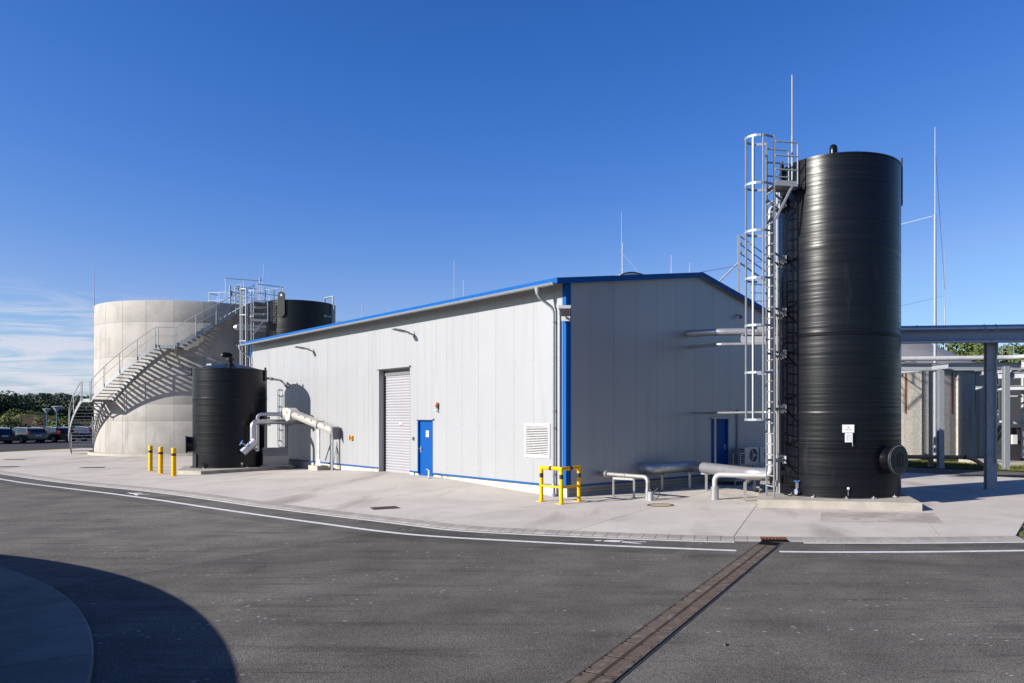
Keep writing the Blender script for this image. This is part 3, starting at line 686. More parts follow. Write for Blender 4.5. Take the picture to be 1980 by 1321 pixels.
# ridge rooflight
mb = MB(); prof = [(.95 * math.cos(math.pi * k / 14), .40 * math.sin(math.pi * k / 14)) for k in range(15)]
for (u) in (2.85, 22):
    mb.add([L(u, -(S_RIDGE - .2) - p[0], 7.16 + p[1]) for p in prof], [tuple(range(15))])
mb.f += [[k, k + 1, 15 + k + 1, 15 + k] for k in range(14)]
sl = mb.build('rooflight', M('rooflight', (.42, .45, .55), rough=.2), hall, True)
mb = MB(); mb.tube([L(2.84, -(S_RIDGE - .2) - p[0], 7.16 + p[1]) for p in prof], .022, 6); mb.build('rooflight_rim', BLACK, sl)
# roller shutter
rs = MB(); vs = []; z0, z1 = .06, rdz - .22; NSL = 36; ps = []
for k in range(NSL):
    zz = z0 + (z1 - z0) * k / NSL; h = (z1 - z0) / NSL
    for (t, o) in ((0, -.014), (.14, .006), (.5, .018), (.84, .008), (.97, -.014)): ps.append((zz + h * t, o))
for u in (rd0 + .02, rd1 - .06):
    for (zz, o) in ps: vs.append(L(u, -.27 + o, zz))
w = len(ps); rs.add(vs, [(k, k + 1, w + k + 1, w + k) for k in range(w - 1)])
rd = MB(); rd.wbox(L, rd0 + .02, rd1 - .04, -.34, -.30, .0, rdz - .02); rd = rd.build('roller_shutter', GREYD, hall)
rs.build('slat', GREY, rd, kind='stuff', label='ribbed grey shutter slats')
mb = MB(); mb.wbox(L, rd0 + .02, rd1 - .06, -.32, -.22, rdz - .24, rdz - .02); mb.build('shutter_box', GREYD, rd)
mb = MB(); mb.wbox(L, rd0 + .02, rd1 - .06, -.285, -.25, .045, .12); mb.build('bottom_rail', GREY, rd)
mb = MB(); mb.wbox(L, rd1 - .09, rd1 - .045, -.29, -.21, .05, rdz - .02); mb.build('guide_rail', BLACK, rd)
mb = MB(); mb.wbox(L, rd0 + .012, rd0 + .05, -.29, -.23, .05, rdz - .02); mb.build('guide_rail', GREYD, rd)
mb = MB(); mb.wbox(L, rd0 + 1.05, rd0 + 1.27, -.250, -.246, 1.93, 2.02); mb.build('notice', WHITE, rd, label='small white notice with red edge')
mb = MB(); mb.wbox(L, rd0 + 1.05, rd0 + 1.27, -.251, -.247, 1.90, 1.925); mb.build('notice_edge', RED, rd)
for (u0, u1) in ((rd1 - .04, rd1), (rd0 - .0, rd0 + .012)):
    mb = MB(); mb.wbox(L, u0, u1, -.33, .006, .0, rdz); mb.build('reveal', PANEL, rd)
mb = MB(); mb.wbox(L, rd0, rd1, -.33, .004, rdz - .015, rdz + .012); mb.build('reveal', PANEL, rd)
mb = MB(); mb.wbox(L, rd0 - .05, rd1 + .12, -.0, .075, rdz + .012, rdz + .06); mb.build('lintel_flashing', PANEL, rd)
mb = MB(); mb.wbox(L, rd0 - .02, rd1 + .02, -.33, .0, -.4, .03); mb.build('sill', CREAM, rd)
for u0 in (rd0 - .30, rd1 + .0): mb = MB(); mb.wbox(L, u0, u0 + .28, -.03, .015, -.4, PB - .06); mb.build('plinth_end', CREAM, rd)
# blue personnel door in the sunlit wall
def pdoor(fn, u0, u1, zb, zt, hside, lab, notices, sgn=1):
    d = MB(); d.wbox(fn, u0 + .05, u1 - .05, -.11, -.06, zb, zt - .03); d = d.build('door', BLUED, hall, label=lab)
    for (a, b) in ((u0 - .012, u0 + .05), (u1 - .05, u1 + .012)):
        mb = MB(); mb.wbox(fn, a, b, -.12, .008, zb + .14, zt); mb.build('door_frame', BLUED, d)
    mb = MB(); mb.wbox(fn, u0, u1, -.12, .006, zt - .035, zt + .002); mb.build('door_frame', BLUED, d)
    mb = MB(); mb.wbox(fn, u0 - .12, u1 + .10, .0, .07, zt + .006, zt + .05); mb.build('door_flashing', PANEL, d)
    h = u0 + .12 if hside < 0 else u1 - .12
    mb = MB(); mb.wbox(fn, h - .03, h + .03, -.062, -.05, zb + .92, zb + 1.14); mb.tube([fn(h, -.05, zb + 1.07), fn(h, .0, zb + 1.07), fn(h - hside * .12, .0, zb + 1.06)], .011, 8); mb.build('handle', STEEL, d)
    mb = MB(); mb.wbox(fn, u0 + .02, u1 - .02, -.12, .0, zb - .4, zb - .005); mb.build('threshold', CONCF, d)
    for k in range(notices):
        mb = MB(); mb.wbox(fn, (u0 + u1) / 2 - .16, (u0 + u1) / 2 + .04, -.062, -.056, zb + 1.50 + k * .125, zb + 1.60 + k * .125); mb.build('notice', WHITE, d)
        mb = MB(); mb.wbox(fn, (u0 + u1) / 2 - .16, (u0 + u1) / 2 + .04, -.062, -.0565, zb + 1.483 + k * .125, zb + 1.497 + k * .125); mb.build('notice_edge', RED, d)
    return d
pdoor(L, bd0, bd1, .01, bdz, +1, 'bright blue door in the sunlit wall', 2)
pdoor(Gb, 6.66, 7.62, .12, 2.16, +1, 'blue door in the shaded gable', 0)
# louvre
(lu1, lz1), (lu0, lz0) = wl(1015.5, 820), wl(1064, 885)
lz1 = 2.02; lz0 = 1.0
lv = MB(); lv.wbox(L, lu0 + .03, lu1 - .03, .004, .010, lz0 + .03, lz1 - .03); lv = lv.build('louvre', DARKIN, hall, label='white louvred air vent in the sunlit wall')
fw = .075
for (a, b, c, d_) in ((lu0, lu0 + fw, lz0, lz1), (lu1 - fw, lu1, lz0, lz1), (lu0 + fw, lu1 - fw, lz0, lz0 + fw), (lu0 + fw, lu1 - fw, lz1 - fw, lz1)):
    mb = MB(); mb.wbox(L, a, b, .002, .032, c, d_); mb.build('louvre_frame', WHITE, lv)
for k in range(17):
    zz = lz0 + fw + (lz1 - lz0 - 2 * fw) * (k + .2) / 17; mb = MB()
    mb.hexa([L(lu0 + fw, .012, zz + .022), L(lu1 - fw, .012, zz + .022), L(lu1 - fw, .045, zz), L(lu0 + fw, .045, zz), L(lu0 + fw, .012, zz + .027), L(lu1 - fw, .012, zz + .027), L(lu1 - fw, .047, zz + .014), L(lu0 + fw, .047, zz + .014)]); mb.build('blade', WHITE, lv)
# fixing screws in rows
sc = MB()
def screw(fn, u, z): p = fn(u, .0, z); q = fn(u, .010, z); sc.cyl(p, q, .009, 6)
for u in seams[1:-1]:
    for z in (1.98, 3.95, .42):
        for du in (-.09, .09):
            uu = u + du
            if rd0 - .02 < uu < rd1 + .02 and z < rdz + .1: continue
            if bd0 - .02 < uu < bd1 + .02 and z < bdz + .1: continue
            if lu0 < uu < lu1 and z < 2.05: continue
            screw(L, uu, z)
for s in gs[1:-1]:
    for z in (.42, 2.15, 3.95, 5.3, zr(s) - .45):
        for du in (-.09, .09):
            if 6.5 < s + du < 7.8 and z < 2.3: continue
            screw(Gb, s + du, z)
sc.build('screw', M('screw_head', (.25, .25, .26), rough=.4, metal=.7), hall, kind='stuff')
# ------------------------------------------------------------------ wall fittings
def wall_lamp(px, py, label):
    u, z = wl(px, py); t = thing('wall_lamp', label, 'lamp', L(u, 0, z), 'luminaires on the sunlit wall')
    mb = MB(); mb.wbox(L, u - .07, u + .07, .0, .02, z - .12, z + .08); mb.tube([L(u, .0, z - .03), L(u, .16, z), L(u, .22, z + .03)], .03, 10); mb.build('bracket', GALV, t, True)
    mb = MB(); n = 8
    secs = [(.16, .05, .035), (.25, .09, .05), (.42, .13, .06), (.62, .14, .055), (.82, .11, .04), (.86, .06, .02)]; vs = []
    for (o, w, h) in secs:
        zz = z + .03 + (o - .16) * .14
        vs += [L(u - w, o, zz - h * .2), L(u - w * .7, o, zz + h * .6), L(u + w * .7, o, zz + h * .6), L(u + w, o, zz - h * .2), L(u + w * .85, o, zz - h * .45), L(u - w * .85, o, zz - h * .45)]
    fs = [(i * 6 + k, i * 6 + (k + 1) % 6, (i + 1) * 6 + (k + 1) % 6, (i + 1) * 6 + k) for i in range(len(secs) - 1) for k in range(6)] + [tuple(range(6)), tuple(30 + k for k in range(6))]
    mb.add(vs, fs); mb.build('lamp_head', PVC, t)
    mb = MB(); mb.hexa([L(u - .09, .42, z + .035), L(u + .09, .42, z + .035), L(u + .09, .78, z + .09), L(u - .09, .78, z + .09), L(u - .09, .42, z + .045), L(u + .09, .42, z + .045), L(u + .09, .78, z + .1), L(u - .09, .78, z + .1)]); mb.build('lens', GREYD, t)
wall_lamp(606, 678, 'flat wall luminaire on the sunlit wall near the roof eave above the small black tank')
wall_lamp(800, 646, 'flat wall luminaire on the sunlit wall above the blue door')
t = thing('corner_floodlight', 'box floodlight on the blue corner trim under the eave', 'lamp', L(0, 0, 5.0))
o = (V(-r2, -r2, 0) + V(r2, -r2, 0)).normalized(); sd = V(-o.y, o.x, 0); c = L(-.03, .03, 5.3)
mb = MB(); mb.obox(c - sd * .13 - V(0, 0, .32), sd * .26, o * .06, V(0, 0, .14)); mb.obox(c - sd * .02 - V(0, 0, .25), sd * .04, o * .2, V(0, 0, .06)); mb.build('bracket', ACW, t)
mb = MB(); h0 = c + o * .2
mb.hexa([h0 - sd * .12 - V(0, 0, .20), h0 + sd * .12 - V(0, 0, .20), h0 + sd * .17 + o * .30 - V(0, 0, .02), h0 - sd * .17 + o * .30 - V(0, 0, .02), h0 - sd * .13 - V(0, 0, .05), h0 + sd * .13 - V(0, 0, .05), h0 + sd * .18 + o * .28 + V(0, 0, .07), h0 - sd * .18 + o * .28 + V(0, 0, .07)]); mb.build('lamp_head', PVC, t)
mb = MB(); a_ = V(0, 0, -.008); mb.hexa([h0 - sd * .10 - V(0, 0, .207), h0 + sd * .10 - V(0, 0, .207), h0 + sd * .14 + o * .27 - V(0, 0, .045), h0 - sd * .14 + o * .27 - V(0, 0, .045), h0 - sd * .10 - V(0, 0, .2), h0 + sd * .10 - V(0, 0, .2), h0 + sd * .14 + o * .27 - V(0, 0, .03), h0 - sd * .14 + o * .27 - V(0, 0, .03)]); mb.build('lens', GREYD, t)
u, z = wl(847.5, 784)
t = thing('warning_beacon', 'orange warning beacon with grey base on the sunlit wall right of the blue door', 'beacon', L(u, 0, z))
mb = MB(); mb.wbox(L, u - .05, u + .05, 0, .06, z - .14, z - .02); mb.cyl(L(u, .08, z - .06), L(u, .08, z), .05, 12); mb.build('base', GREYD, t)
mb = MB(); mb.lathe([(.055, 0), (.055, .07), (.035, .11), (.001, .115)], L(u, .08, z), 14); mb.build('lens', ORANGE, t, True)
mb = MB(); mb.cyl(L(u, .05, z - .17), L(u, .09, z - .22), .04, 10); mb.build('sounder', ACW, t)
u, z = wl(682, 847)
t = thing('emergency_stop', 'small yellow emergency stop box on the sunlit wall left of the shutter', 'switch box', L(u, 0, z))
mb = MB(); mb.wbox(L, u - .07, u + .07, 0, .08, z - .09, z + .09); mb.build('box', YEL, t)
mb = MB(); mb.cyl(L(u, .08, z), L(u, .12, z), .045, 12); mb.build('button', RED, t)
mb = MB(); mb.wbox(L, u + .071, u + .11, 0, .10, z - .1, z + .1); mb.build('guard', BLACK, t)
u, z = wl(800, 848)
t = thing('key_switch', 'small dark key switch on the wall strip between shutter and blue door', 'switch', L(u, 0, z))
mb = MB(); mb.wbox(L, u - .045, u + .045, 0, .05, z - .06, z + .06); mb.build('plate', GREYD, t)
mb = MB(); mb.cyl(L(u, .05, z), L(u, .07, z), .02, 10); mb.build('lock', STEEL, t)
p = gp(829.5, 925)
t = thing('door_stop_post', 'short white steel door stop post in front of the blue door', 'post', p)
mb = MB(); mb.box(p + V(0, 0, .008), .16, .16, .016, .78); mb.build('base_plate', GALV, t)
mb = MB(); mb.cyl(p, p + V(0, 0, .28), .035, 12); mb.build('post', WHITE, t)
mb = MB(); mb.tube([p + V(0, 0, .25), p + V(-.06, .06, .30), p + V(-.12, .10, .31)], .016, 8); mb.build('hook', GALV, t)

# ------------------------------------------------------------------ plastic tanks
def ribs(R, H, pitch, amp, seed, seams_=()):
    rr = random.Random(seed); z = 0; prof = []
    while z < H - pitch * .5:
        a = amp * rr.uniform(.15, 1.5); h = pitch * rr.uniform(.6, 1.35)
        prof += [(R, z), (R + a * .7, z + h * .22), (R + a, z + h * .5), (R + a * .7, z + h * .78)]; z += h
    prof.append((R, H))
    out = []
    for (r, zz) in prof:
        for s_, o in seams_:
            if abs(zz - s_) < .05: r += o
        out.append((r, zz))
    return out
def tank_shell(t, c, R, H, cone, pitch, amp, seed, n=112, seams_=(), lip=.0):
    amp *= .24; pitch *= 1.15
    mb = MB(); mb.lathe([(R, 0)] + ribs(R, H, pitch, amp, seed, seams_) + [(R + .012 + lip, H - .03), (R + .012 + lip, H + .012), (R - .03, H + .014)], c, n); mb.build('shell', HDPE, t, True)
    mb = MB(); mb.lathe([(R - .03, H + .004), (R * .5, H + cone * .52), (.001, H + cone)], c, 64); mb.build('roof', HDPE, t, True)
    mb = MB(); mb.lathe([(R + .012, .0), (R + .06, .0), (R + .06, .025), (R + .012, .04)], c, n); mb.build('base_ring', BLACK, t, True)
def lug(t, c, R, ang, z0, z1, w, thick=.04, hole=True, off=.02, name='lifting_lug'):
    d = V(math.cos(ang), math.sin(ang), 0); s_ = V(-d.y, d.x, 0); base = Vector(c) + d * (R + off); pts = []
    for k in range(9): a = math.pi * k / 8; pts.append(base + s_ * (w / 2 * math.cos(a)) + V(0, 0, z1 - w / 2 + w / 2 * math.sin(a)))
    for k in range(9): a = math.pi + math.pi * k / 8; pts.append(base + s_ * (w / 2 * math.cos(a)) + V(0, 0, z0 + w / 2 + w / 2 * math.sin(a)))
    mb = MB(); mb.plate(pts, d * thick); o = mb.build(name, M('lug_plastic', (.030, .032, .035), rough=.6, spec=.15), t)
    if hole: mb = MB(); q = base + d * (thick + .002) + V(0, 0, z1 - w * .5); mb.cyl(q - d * .01, q + d * .004, w * .16, 12); mb.build('lug_eye', GALV, o)
def manhole(t, c, R, ang, z, r, stick, handles=True):
    d = V(math.cos(ang), math.sin(ang), 0); s_ = V(-d.y, d.x, 0); p0 = Vector(c) + d * (R - .12) + V(0, 0, z); p1 = Vector(c) + d * (R + stick) + V(0, 0, z)
    mb = MB(); mb.tube([p0, p0 + d * .12, p1 - d * .09, p1], [r * .88, r * .88, r * .90, r], 36); o = mb.build('manhole', HDPE, t, True)
    mb = MB(); mb.cyl(p1, p1 + d * .035, r * 1.02, 44); mb.build('manhole_cover', BLACK, o, True)
    bo = MB()
    for k in range(40):
        a = 2 * math.pi * k / 40; q = p1 + d * .035 + (s_ * math.cos(a) + Z3 * math.sin(a)) * r * .93; bo.cyl(q, q + d * .014, .011, 6)
    bo.build('bolt', GALV, o, kind='stuff')
    if handles:
        for sg in (-1, 1):
            q = p1 + d * .035 + s_ * (sg * r * .30); w = r * .17; h = r * .44
            mb = MB(); mb.tube(fillet([q + s_ * -w - Z3 * h, q + s_ * w - Z3 * h, q + s_ * w + Z3 * h, q - s_ * w + Z3 * h, q - s_ * w - Z3 * h], .04), .02, 8); mb.build('handle', BLACK, o)
def clamps(t, c, R, angs):
    for a in angs:
        d = V(math.cos(a), math.sin(a), 0); p = Vector(c) + d * (R + .08); mb = MB(); mb.box(p + V(0, 0, .02), .14, .08, .03, a); mb.cyl(p, p + V(0, 0, .07), .014, 6); mb.build('anchor_clamp', GALV, t)
def goose(t, c, r, h, dirv, rt):
    d = Vector(dirv); mb = MB(); p = Vector(c)
    mb.tube(fillet([p, p + V(0, 0, h), p + V(0, 0, h) + d * rt * 2.6, p + V(0, 0, h - rt * 1.2) + d * rt * 2.6], rt * 1.5, 8), rt, 16); o = mb.build('vent_pipe', HDPE, t, True)
    return o
ABOVE = lambda a: a
# tall tank on the right
def slab_thing(name, label, poly, z1, mat=CONCF):
    c = sum((V(*p, 0) for p in poly), V(0, 0, 0)) / len(poly); z0 = lambda x, y: zg(x, y) - .05
    mb = MB(); mb.prism(poly, z0, z1); return tag(mb.build(name, mat, org=V(c.x, c.y, z1)), label, 'concrete base')
TS = .1
slab_thing('tank_foundation', 'raised concrete base under the tall black tank', [(3.32, 19.36), (7.24, 18.55), (8.05, 23.2), (7.2, 24.9), (4.4, 25.1)], TS)
T1, R1, H1 = V(5.93, 21.19, TS), 1.645, 9.0
tt = thing('storage_tank', 'tall black ribbed plastic tank on concrete base in the right foreground', 'tank', T1)
tank_shell(tt, T1, R1, H1, .12, .105, .006, 3, seams_=((4.33, .006), (6.6, .003), (2.2, .003)))
for zz in (4.33,): mb = MB(); mb.lathe([(R1 + .002, zz - .02), (R1 + .016, zz), (R1 + .002, zz + .02)], T1, 112); mb.build('weld_seam', HDPE, tt, True)
view1 = math.atan2(-T1.y, -T1.x)
goose(tt, T1 + V(-.42, -.95, H1 + .02), .1, .36, V(.3, .95, 0).normalized(), .105)
mb = MB(); mb.lathe([(.17, 0), (.17, .03), (.11, .03)], T1 + V(-.42, -.95, H1 + .03), 18); mb.build('vent_flange', GALV, tt)
lug(tt, T1, R1, view1 + R_(92), H1 - 1.05, H1 + .28, .2, .03, False, .01)
lug(tt, T1, R1, view1 - R_(66), H1 - .85, H1 + .22, .16, .06, False, .0)
manhole(tt, T1, R1, math.atan2(-.82, .57), 1.0, .40, .26)
clamps(tt, T1, R1, [view1 + R_(k) for k in (-70, -46, -22, 6, 30, 55, 80)])
# its two plates and drain valve
def tank_pt(c, R, px, py, off=0):                      # photo point on a vertical cylinder
    k = (px - CX) / FPX; a = 1 + k * k; b = -2 * (k * c.x + c.y); q = c.x ** 2 + c.y ** 2 - (R + off) ** 2
    Y = (-b - math.sqrt(max(0, b * b - 4 * a * q))) / (2 * a); return at(px, py, Y)
def plate_on(c, R, px, py, w, h, name, label, mat, off=.03, th=.012):
    p = tank_pt(c, R, px, py, off); d = V(p.x - c.x, p.y - c.y, 0).normalized(); s_ = V(-d.y, d.x, 0)
    mb = MB(); mb.obox(p - s_ * w / 2 - V(0, 0, h / 2), s_ * w, d * th, V(0, 0, h)); t = thing(name, label, 'sign', p); mb.build('plate', mat, t)
    mb = MB(); mb.obox(p - s_ * .03 - d * off - V(0, 0, h * .3), s_ * .06, d * (off - .002), V(0, 0, h * .6)); mb.build('standoff', GALV, t)
    return t, p + d * (th + .002), s_, d
def letters(t, p, s_, d, text, size, mat, name='lettering'):
    cu = bpy.data.curves.new('txt', 'FONT'); cu.body = text; cu.size = size; cu.align_x = 'CENTER'; cu.align_y = 'CENTER'; cu.extrude = .0008
    tmp = bpy.data.objects.new('txt', cu); COL.objects.link(tmp); dg = bpy.context.evaluated_depsgraph_get(); me = bpy.data.meshes.new_from_object(tmp.evaluated_get(dg))
    bpy.data.objects.remove(tmp); me.materials.clear(); me.materials.append(mat)
    me.transform(Matrix((( s_.x, 0, d.x, p.x - ORG[t.name].x), (s_.y, 0, d.y, p.y - ORG[t.name].y), (0, 1, 0, p.z - ORG[t.name].z), (0, 0, 0, 1))))
    o = bpy.data.objects.new(name, me); COL.objects.link(o); o.parent = t; ORG[o.name] = ORG[t.name]; return o
INK = M('black_ink', (.015, .015, .015), rough=.6)
t, p, s_, d = plate_on(T1, R1, 1640, 829, .30, .205, 'tank_sign', 'white sign with black lettering on the tall black tank', WHITE)
letters(t, p + V(0, 0, .03), s_, d, 'MB', .045, INK); letters(t, p - V(0, 0, .025), s_, d, 'T-18_B-01', .04, INK)
t, p, s_, d = plate_on(T1, R1, 1641, 846.5, .19, .235, 'data_plate', 'small framed data plate below the white sign on the tall black tank', WHITE, .05, .02)
mb = MB(); mb.obox(p - s_ * .065 - V(0, 0, .085), s_ * .13, d * .001, V(0, 0, .17)); mb.build('print_field', M('pale_print', (.52, .53, .57), rough=.6), t)
for k in range(6): mb = MB(); mb.obox(p + d * .002 - s_ * .055 - V(0, 0, .07 - k * .024), s_ * (.1 if k == 5 else .03), d * .0006, V(0, 0, .006)); mb.build('text_line', M('grey_ink', (.2, .22, .24), rough=.6), t)
mb = MB(); mb.tube([p + s_ * .09 - V(0, 0, .12), p + s_ * .10 - V(0, 0, .22)], .011, 6); mb.build('key_tube', GALV, t)
p = tank_pt(T1, R1, 1640, 948, .05)
t = thing('ground_tag', 'tiny white tag on a thin rod at the foot of the tall tank', 'tag', p - V(0, 0, .1)); d = V(p.x - T1.x, p.y - T1.y, 0).normalized(); s_ = V(-d.y, d.x, 0)
mb = MB(); mb.obox(p - s_ * .03 + V(0, 0, .02), s_ * .06, d * .008, V(0, 0, .055)); mb.build('tag', WHITE, t)
mb = MB(); mb.bar(p + V(0, 0, .02), p - V(0, 0, .14), .012, .012); mb.build('rod', GALV, t)
p = tank_pt(T1, R1, 1541, 951, .10); p.z = TS + .12; VS = .62; d = V(p.x - T1.x, p.y - T1.y, 0).normalized(); s_ = V(-d.y, d.x, 0)
t = thing('gate_valve', 'blue gate valve with handwheel at the foot of the tall black tank', 'valve', V(p.x, p.y, TS))
mb = MB(); mb.tube([p - d * .14, p - d * .01], .035, 12); mb.bar(p + V(-.02, 0, .1), p + V(-.02, 0, .27), .012, .03); mb.bar(p + V(.02, 0, .1), p + V(.02, 0, .27), .012, .03); mb.build('yoke', STEEL, t)
mb = MB(); mb.tube([p - d * .02, p + d * .03], .055, 18); mb.lathe([(.045, -.03), (.048, .04), (.025, .1)], p, 14); mb.build('body', BLUEV, t, True)
mb = MB(); flange(mb, p + d * .042, d, .075, .022, 20); mb.build('flange', GALV, t)
mb = MB()
for k in range(8): a = k * math.pi / 4; q = p + d * .054 + (s_ * math.cos(a) + Z3 * math.sin(a)) * .056; mb.cyl(q, q + d * .012, .009, 6)
mb.build('bolt', STEEL, t)
mb = MB(); rim = [p + V(.085 * math.cos(k * math.pi / 8), .085 * math.sin(k * math.pi / 8), .285) for k in range(17)]; mb.tube(rim, .010, 8, False)
for k in range(3): a = k * 2.094; mb.tube([p + V(0, 0, .28), p + V(.08 * math.cos(a), .08 * math.sin(a), .285)], .007, 6)
mb.build('handwheel', BLUEV, t, True)
# black tank at the hall's long side
SS0 = 0.0
slab_thing('tank_foundation', 'low concrete base under the squat black tank', [(-17.6, 31.0), (-15.5, 35.0), (-17.45, 37.0), (-19.4, 37.6), (-20.3, 34.4), (-18.85, 31.45)], SS0)
T3, R3, H3 = V(-18.07, 34.2, SS0), 1.50, 4.36
tt = thing('storage_tank', 'squat black plastic tank with cone roof standing before the sunlit wall', 'tank', T3)
tank_shell(tt, T3, R3, H3, .34, .10, .007, 9, seams_=((3.05, .006),))
v3 = math.atan2(-T3.y, -T3.x)
o = goose(tt, T3 + V(0, 0, H3 + .28), .1, .42, V(-.85, -.5, 0).normalized(), .11)
mb = MB(); flange(mb, T3 + V(0, 0, H3 + .46), Z3, .2, .035); flange(mb, T3 + V(0, 0, H3 + .52), Z3, .2, .035)
for k in range(8): a = k * math.pi / 4; q = T3 + V(.17 * math.cos(a), .17 * math.sin(a), H3 + .42); mb.cyl(q, q + V(0, 0, .15), .014, 6)
mb.build('vent_flange', BLACK, o)
lug(tt, T3, R3, v3 + R_(66), H3 - .5, H3 + .14, .16, .035, False)
lug(tt, T3, R3, v3 - R_(98), H3 - .3, H3 + .10, .16, .035, False)
manhole(tt, T3, R3, v3 - R_(88), 1.02, .38, .22, False)
lug(tt, T3, R3, v3 - R_(62), .02, .62, .16, .03, False)
clamps(tt, T3, R3, [v3 + R_(k) for k in (-76, -40, 24, 60)])
p = tank_pt(T3, R3, 468, 898, .05); t = thing('ground_tag', 'tiny white tag at the foot of the squat black tank', 'tag', p)
d = V(p.x - T3.x, p.y - T3.y, 0).normalized(); s_ = V(-d.y, d.x, 0)
mb = MB(); mb.obox(p - s_ * .04, s_ * .08, d * .01, V(0, 0, .07)); mb.build('tag', WHITE, t); mb = MB(); mb.bar(p, p - V(0, 0, .1), .014, .014); mb.build('rod', GALV, t)
# black tank and grey tank behind the far end of the hall
T4, R4, H4 = V(-20.5, 47.2, -.17), 2.0, 9.43
tt = thing('storage_tank', 'tall black tank behind the far end of the hall, only its top showing', 'tank', T4)
tank_shell(tt, T4, R4, H4, .15, .11, .007, 4)
v4 = math.atan2(-T4.y, -T4.x)
lug(tt, T4, R4, v4 - R_(32), H4 - 1.0, H4 + .52, .44, .06, True, .03)
p = tank_pt(T4, R4, 628, 611, .02); q = tank_pt(T4, R4, 638, 613, .02)
mb = MB(); mb.bar(p, q, .05, .06); mb.build('sensor_bracket', GALV, tt)
for w in (p, q): mb = MB(); mb.box(w, .09, .09, .14); mb.build('clamp_block', GALV, tt)
a0 = tank_pt(T4, R4, 643.5, 612, .1)
mb = MB(); mb.tube(fillet([V(a0.x, a0.y, 5), V(a0.x, a0.y, H4 + .35), V(a0.x - .7, a0.y + .5, H4 + .3), V(a0.x - .75, a0.y + .55, H4 + .0)], .1), .05, 10); mb.build('overflow_pipe', GALV, tt, True)
T5 = V(-20.0, 52.3, -.17)
tt = thing('storage_tank', 'grey round tank top just showing behind the black tank and hall roof', 'tank', T5)
mb = MB(); mb.lathe([(1.5, 0), (1.5, 8.3)], T5, 64); mb.build('shell', GREY, tt, True)
mb = MB(); mb.lathe([(1.5 * math.cos(k * math.pi / 16), 8.3 + .75 * math.sin(k * math.pi / 16)) for k in range(9)], T5, 64); mb.build('dome', PVC, tt, True)

# ------------------------------------------------------------------ caged ladders
def caged_ladder(label, loc, rz, h, cage0, rings, side=None, braces=(), group='caged access ladders'):
    t = thing('caged_ladder', label, 'ladder', (0, 0, 0), group); hw = .26
    for s_ in (-1, 1):
        mb = MB(); mb.box((0, s_ * hw, h / 2), .045, .03, h); mb.build('stile', GALV, t)
        mb = MB(); mb.box((0, s_ * hw, .005), .12, .09, .01); mb.build('foot_plate', GALV, t)
    k = 0; z = .28; rm = MB(); rm.box((0, 0, 0), .03, hw * 2 - .03, .03); rm = rm.mesh('rung', GALV)
    while z < h - 1.15: copy_part(rm, 'rung', t, (0, 0, z)); z += .28
    rad = .36; arc = [(-.02, hw)] + [(-.34 + rad * math.cos(a), rad * math.sin(a)) for a in [R_(60 + k * 20) for k in range(13)]] + [(-.02, -hw)]
    for i in range(rings):
        z = cage0 + (h - .05 - cage0) * i / (rings - 1); mb = MB()
        for p, q in zip(arc, arc[1:]): mb.bar(V(p[0], p[1], z), V(q[0], q[1], z), .012, .06)
        mb.build('cage_hoop', GALV, t)
    for a in (90, 135, 180, 225, 270):
        x, y = -.34 + (rad - .012) * math.cos(R_(a)), (rad - .012) * math.sin(R_(a)); mb = MB(); mb.box((x, y, (cage0 + h) / 2 - .02), .05 if a in (90, 270) else .035, .035, h - cage0, R_(a)); mb.build('cage_strap', GALV, t)
    place(t, loc, rz); return t
def platform(label, t_dir, p, w, ln, z, side_rail, rail_h=1.1, parent_name='ladder_platform'):
    """small grated landing: p inner ladder end, t_dir direction away from the ladder"""
    d = Vector((*t_dir, 0)).normalized(); s_ = V(-d.y, d.x, 0); o = V(p[0], p[1], z)
    t = thing(parent_name, label, 'platform', o)
    mb = MB(); mb.obox(o - s_ * w / 2, d * ln, s_ * w, V(0, 0, .035)); mb.build('deck', GALV, t)
    for sg in (-1, 1):
        mb = MB(); mb.obox(o + s_ * (sg * w / 2) - s_ * .01 - V(0, 0, .06), d * ln, s_ * .02, V(0, 0, .14)); mb.build('toe_board', GALV, t)
        mb = MB(); mb.bar(o + s_ * (sg * w * .48) - V(0, 0, .95), o + s_ * (sg * w * .48) + d * ln * .75 - V(0, 0, .05), .05, .05); mb.build('strut', GALV, t)
        for k in range(3):
            zz = rail_h * (k + 1) / 3; mb = MB(); mb.tube(fillet([o + s_ * (sg * w / 2) + V(0, 0, zz), o + s_ * (sg * w / 2) + d * ln + V(0, 0, zz)] + ([o + s_ * (sg * w / 2) + d * ln] if k == 2 else []), .08, 4), .022, 8); mb.build('guard_rail', GALV, t, True)
    return t
LADP = V(3.79, 20.1); rung_dir = V(.2, -.98).normalized(); lad_n = V(-.98, -.2).normalized()
lrz = math.atan2(lad_n.y, lad_n.x) + math.pi          # local -x faces lad_n
caged_ladder('tall galvanised caged ladder beside the tall black tank', (LADP.x, LADP.y, TS), lrz, 9.55, 2.05, 7)
platform('galvanised landing between ladder top and tall black tank', (.98, .2), (LADP.x + .03, LADP.y), .58, .62, 8.38, 1)
def stay(p, q, parent_label):
    return p, q
st = thing('ladder_stays', 'galvanised stay brackets tying the tall ladder to the black tank', 'brackets', (LADP.x, LADP.y, 1))
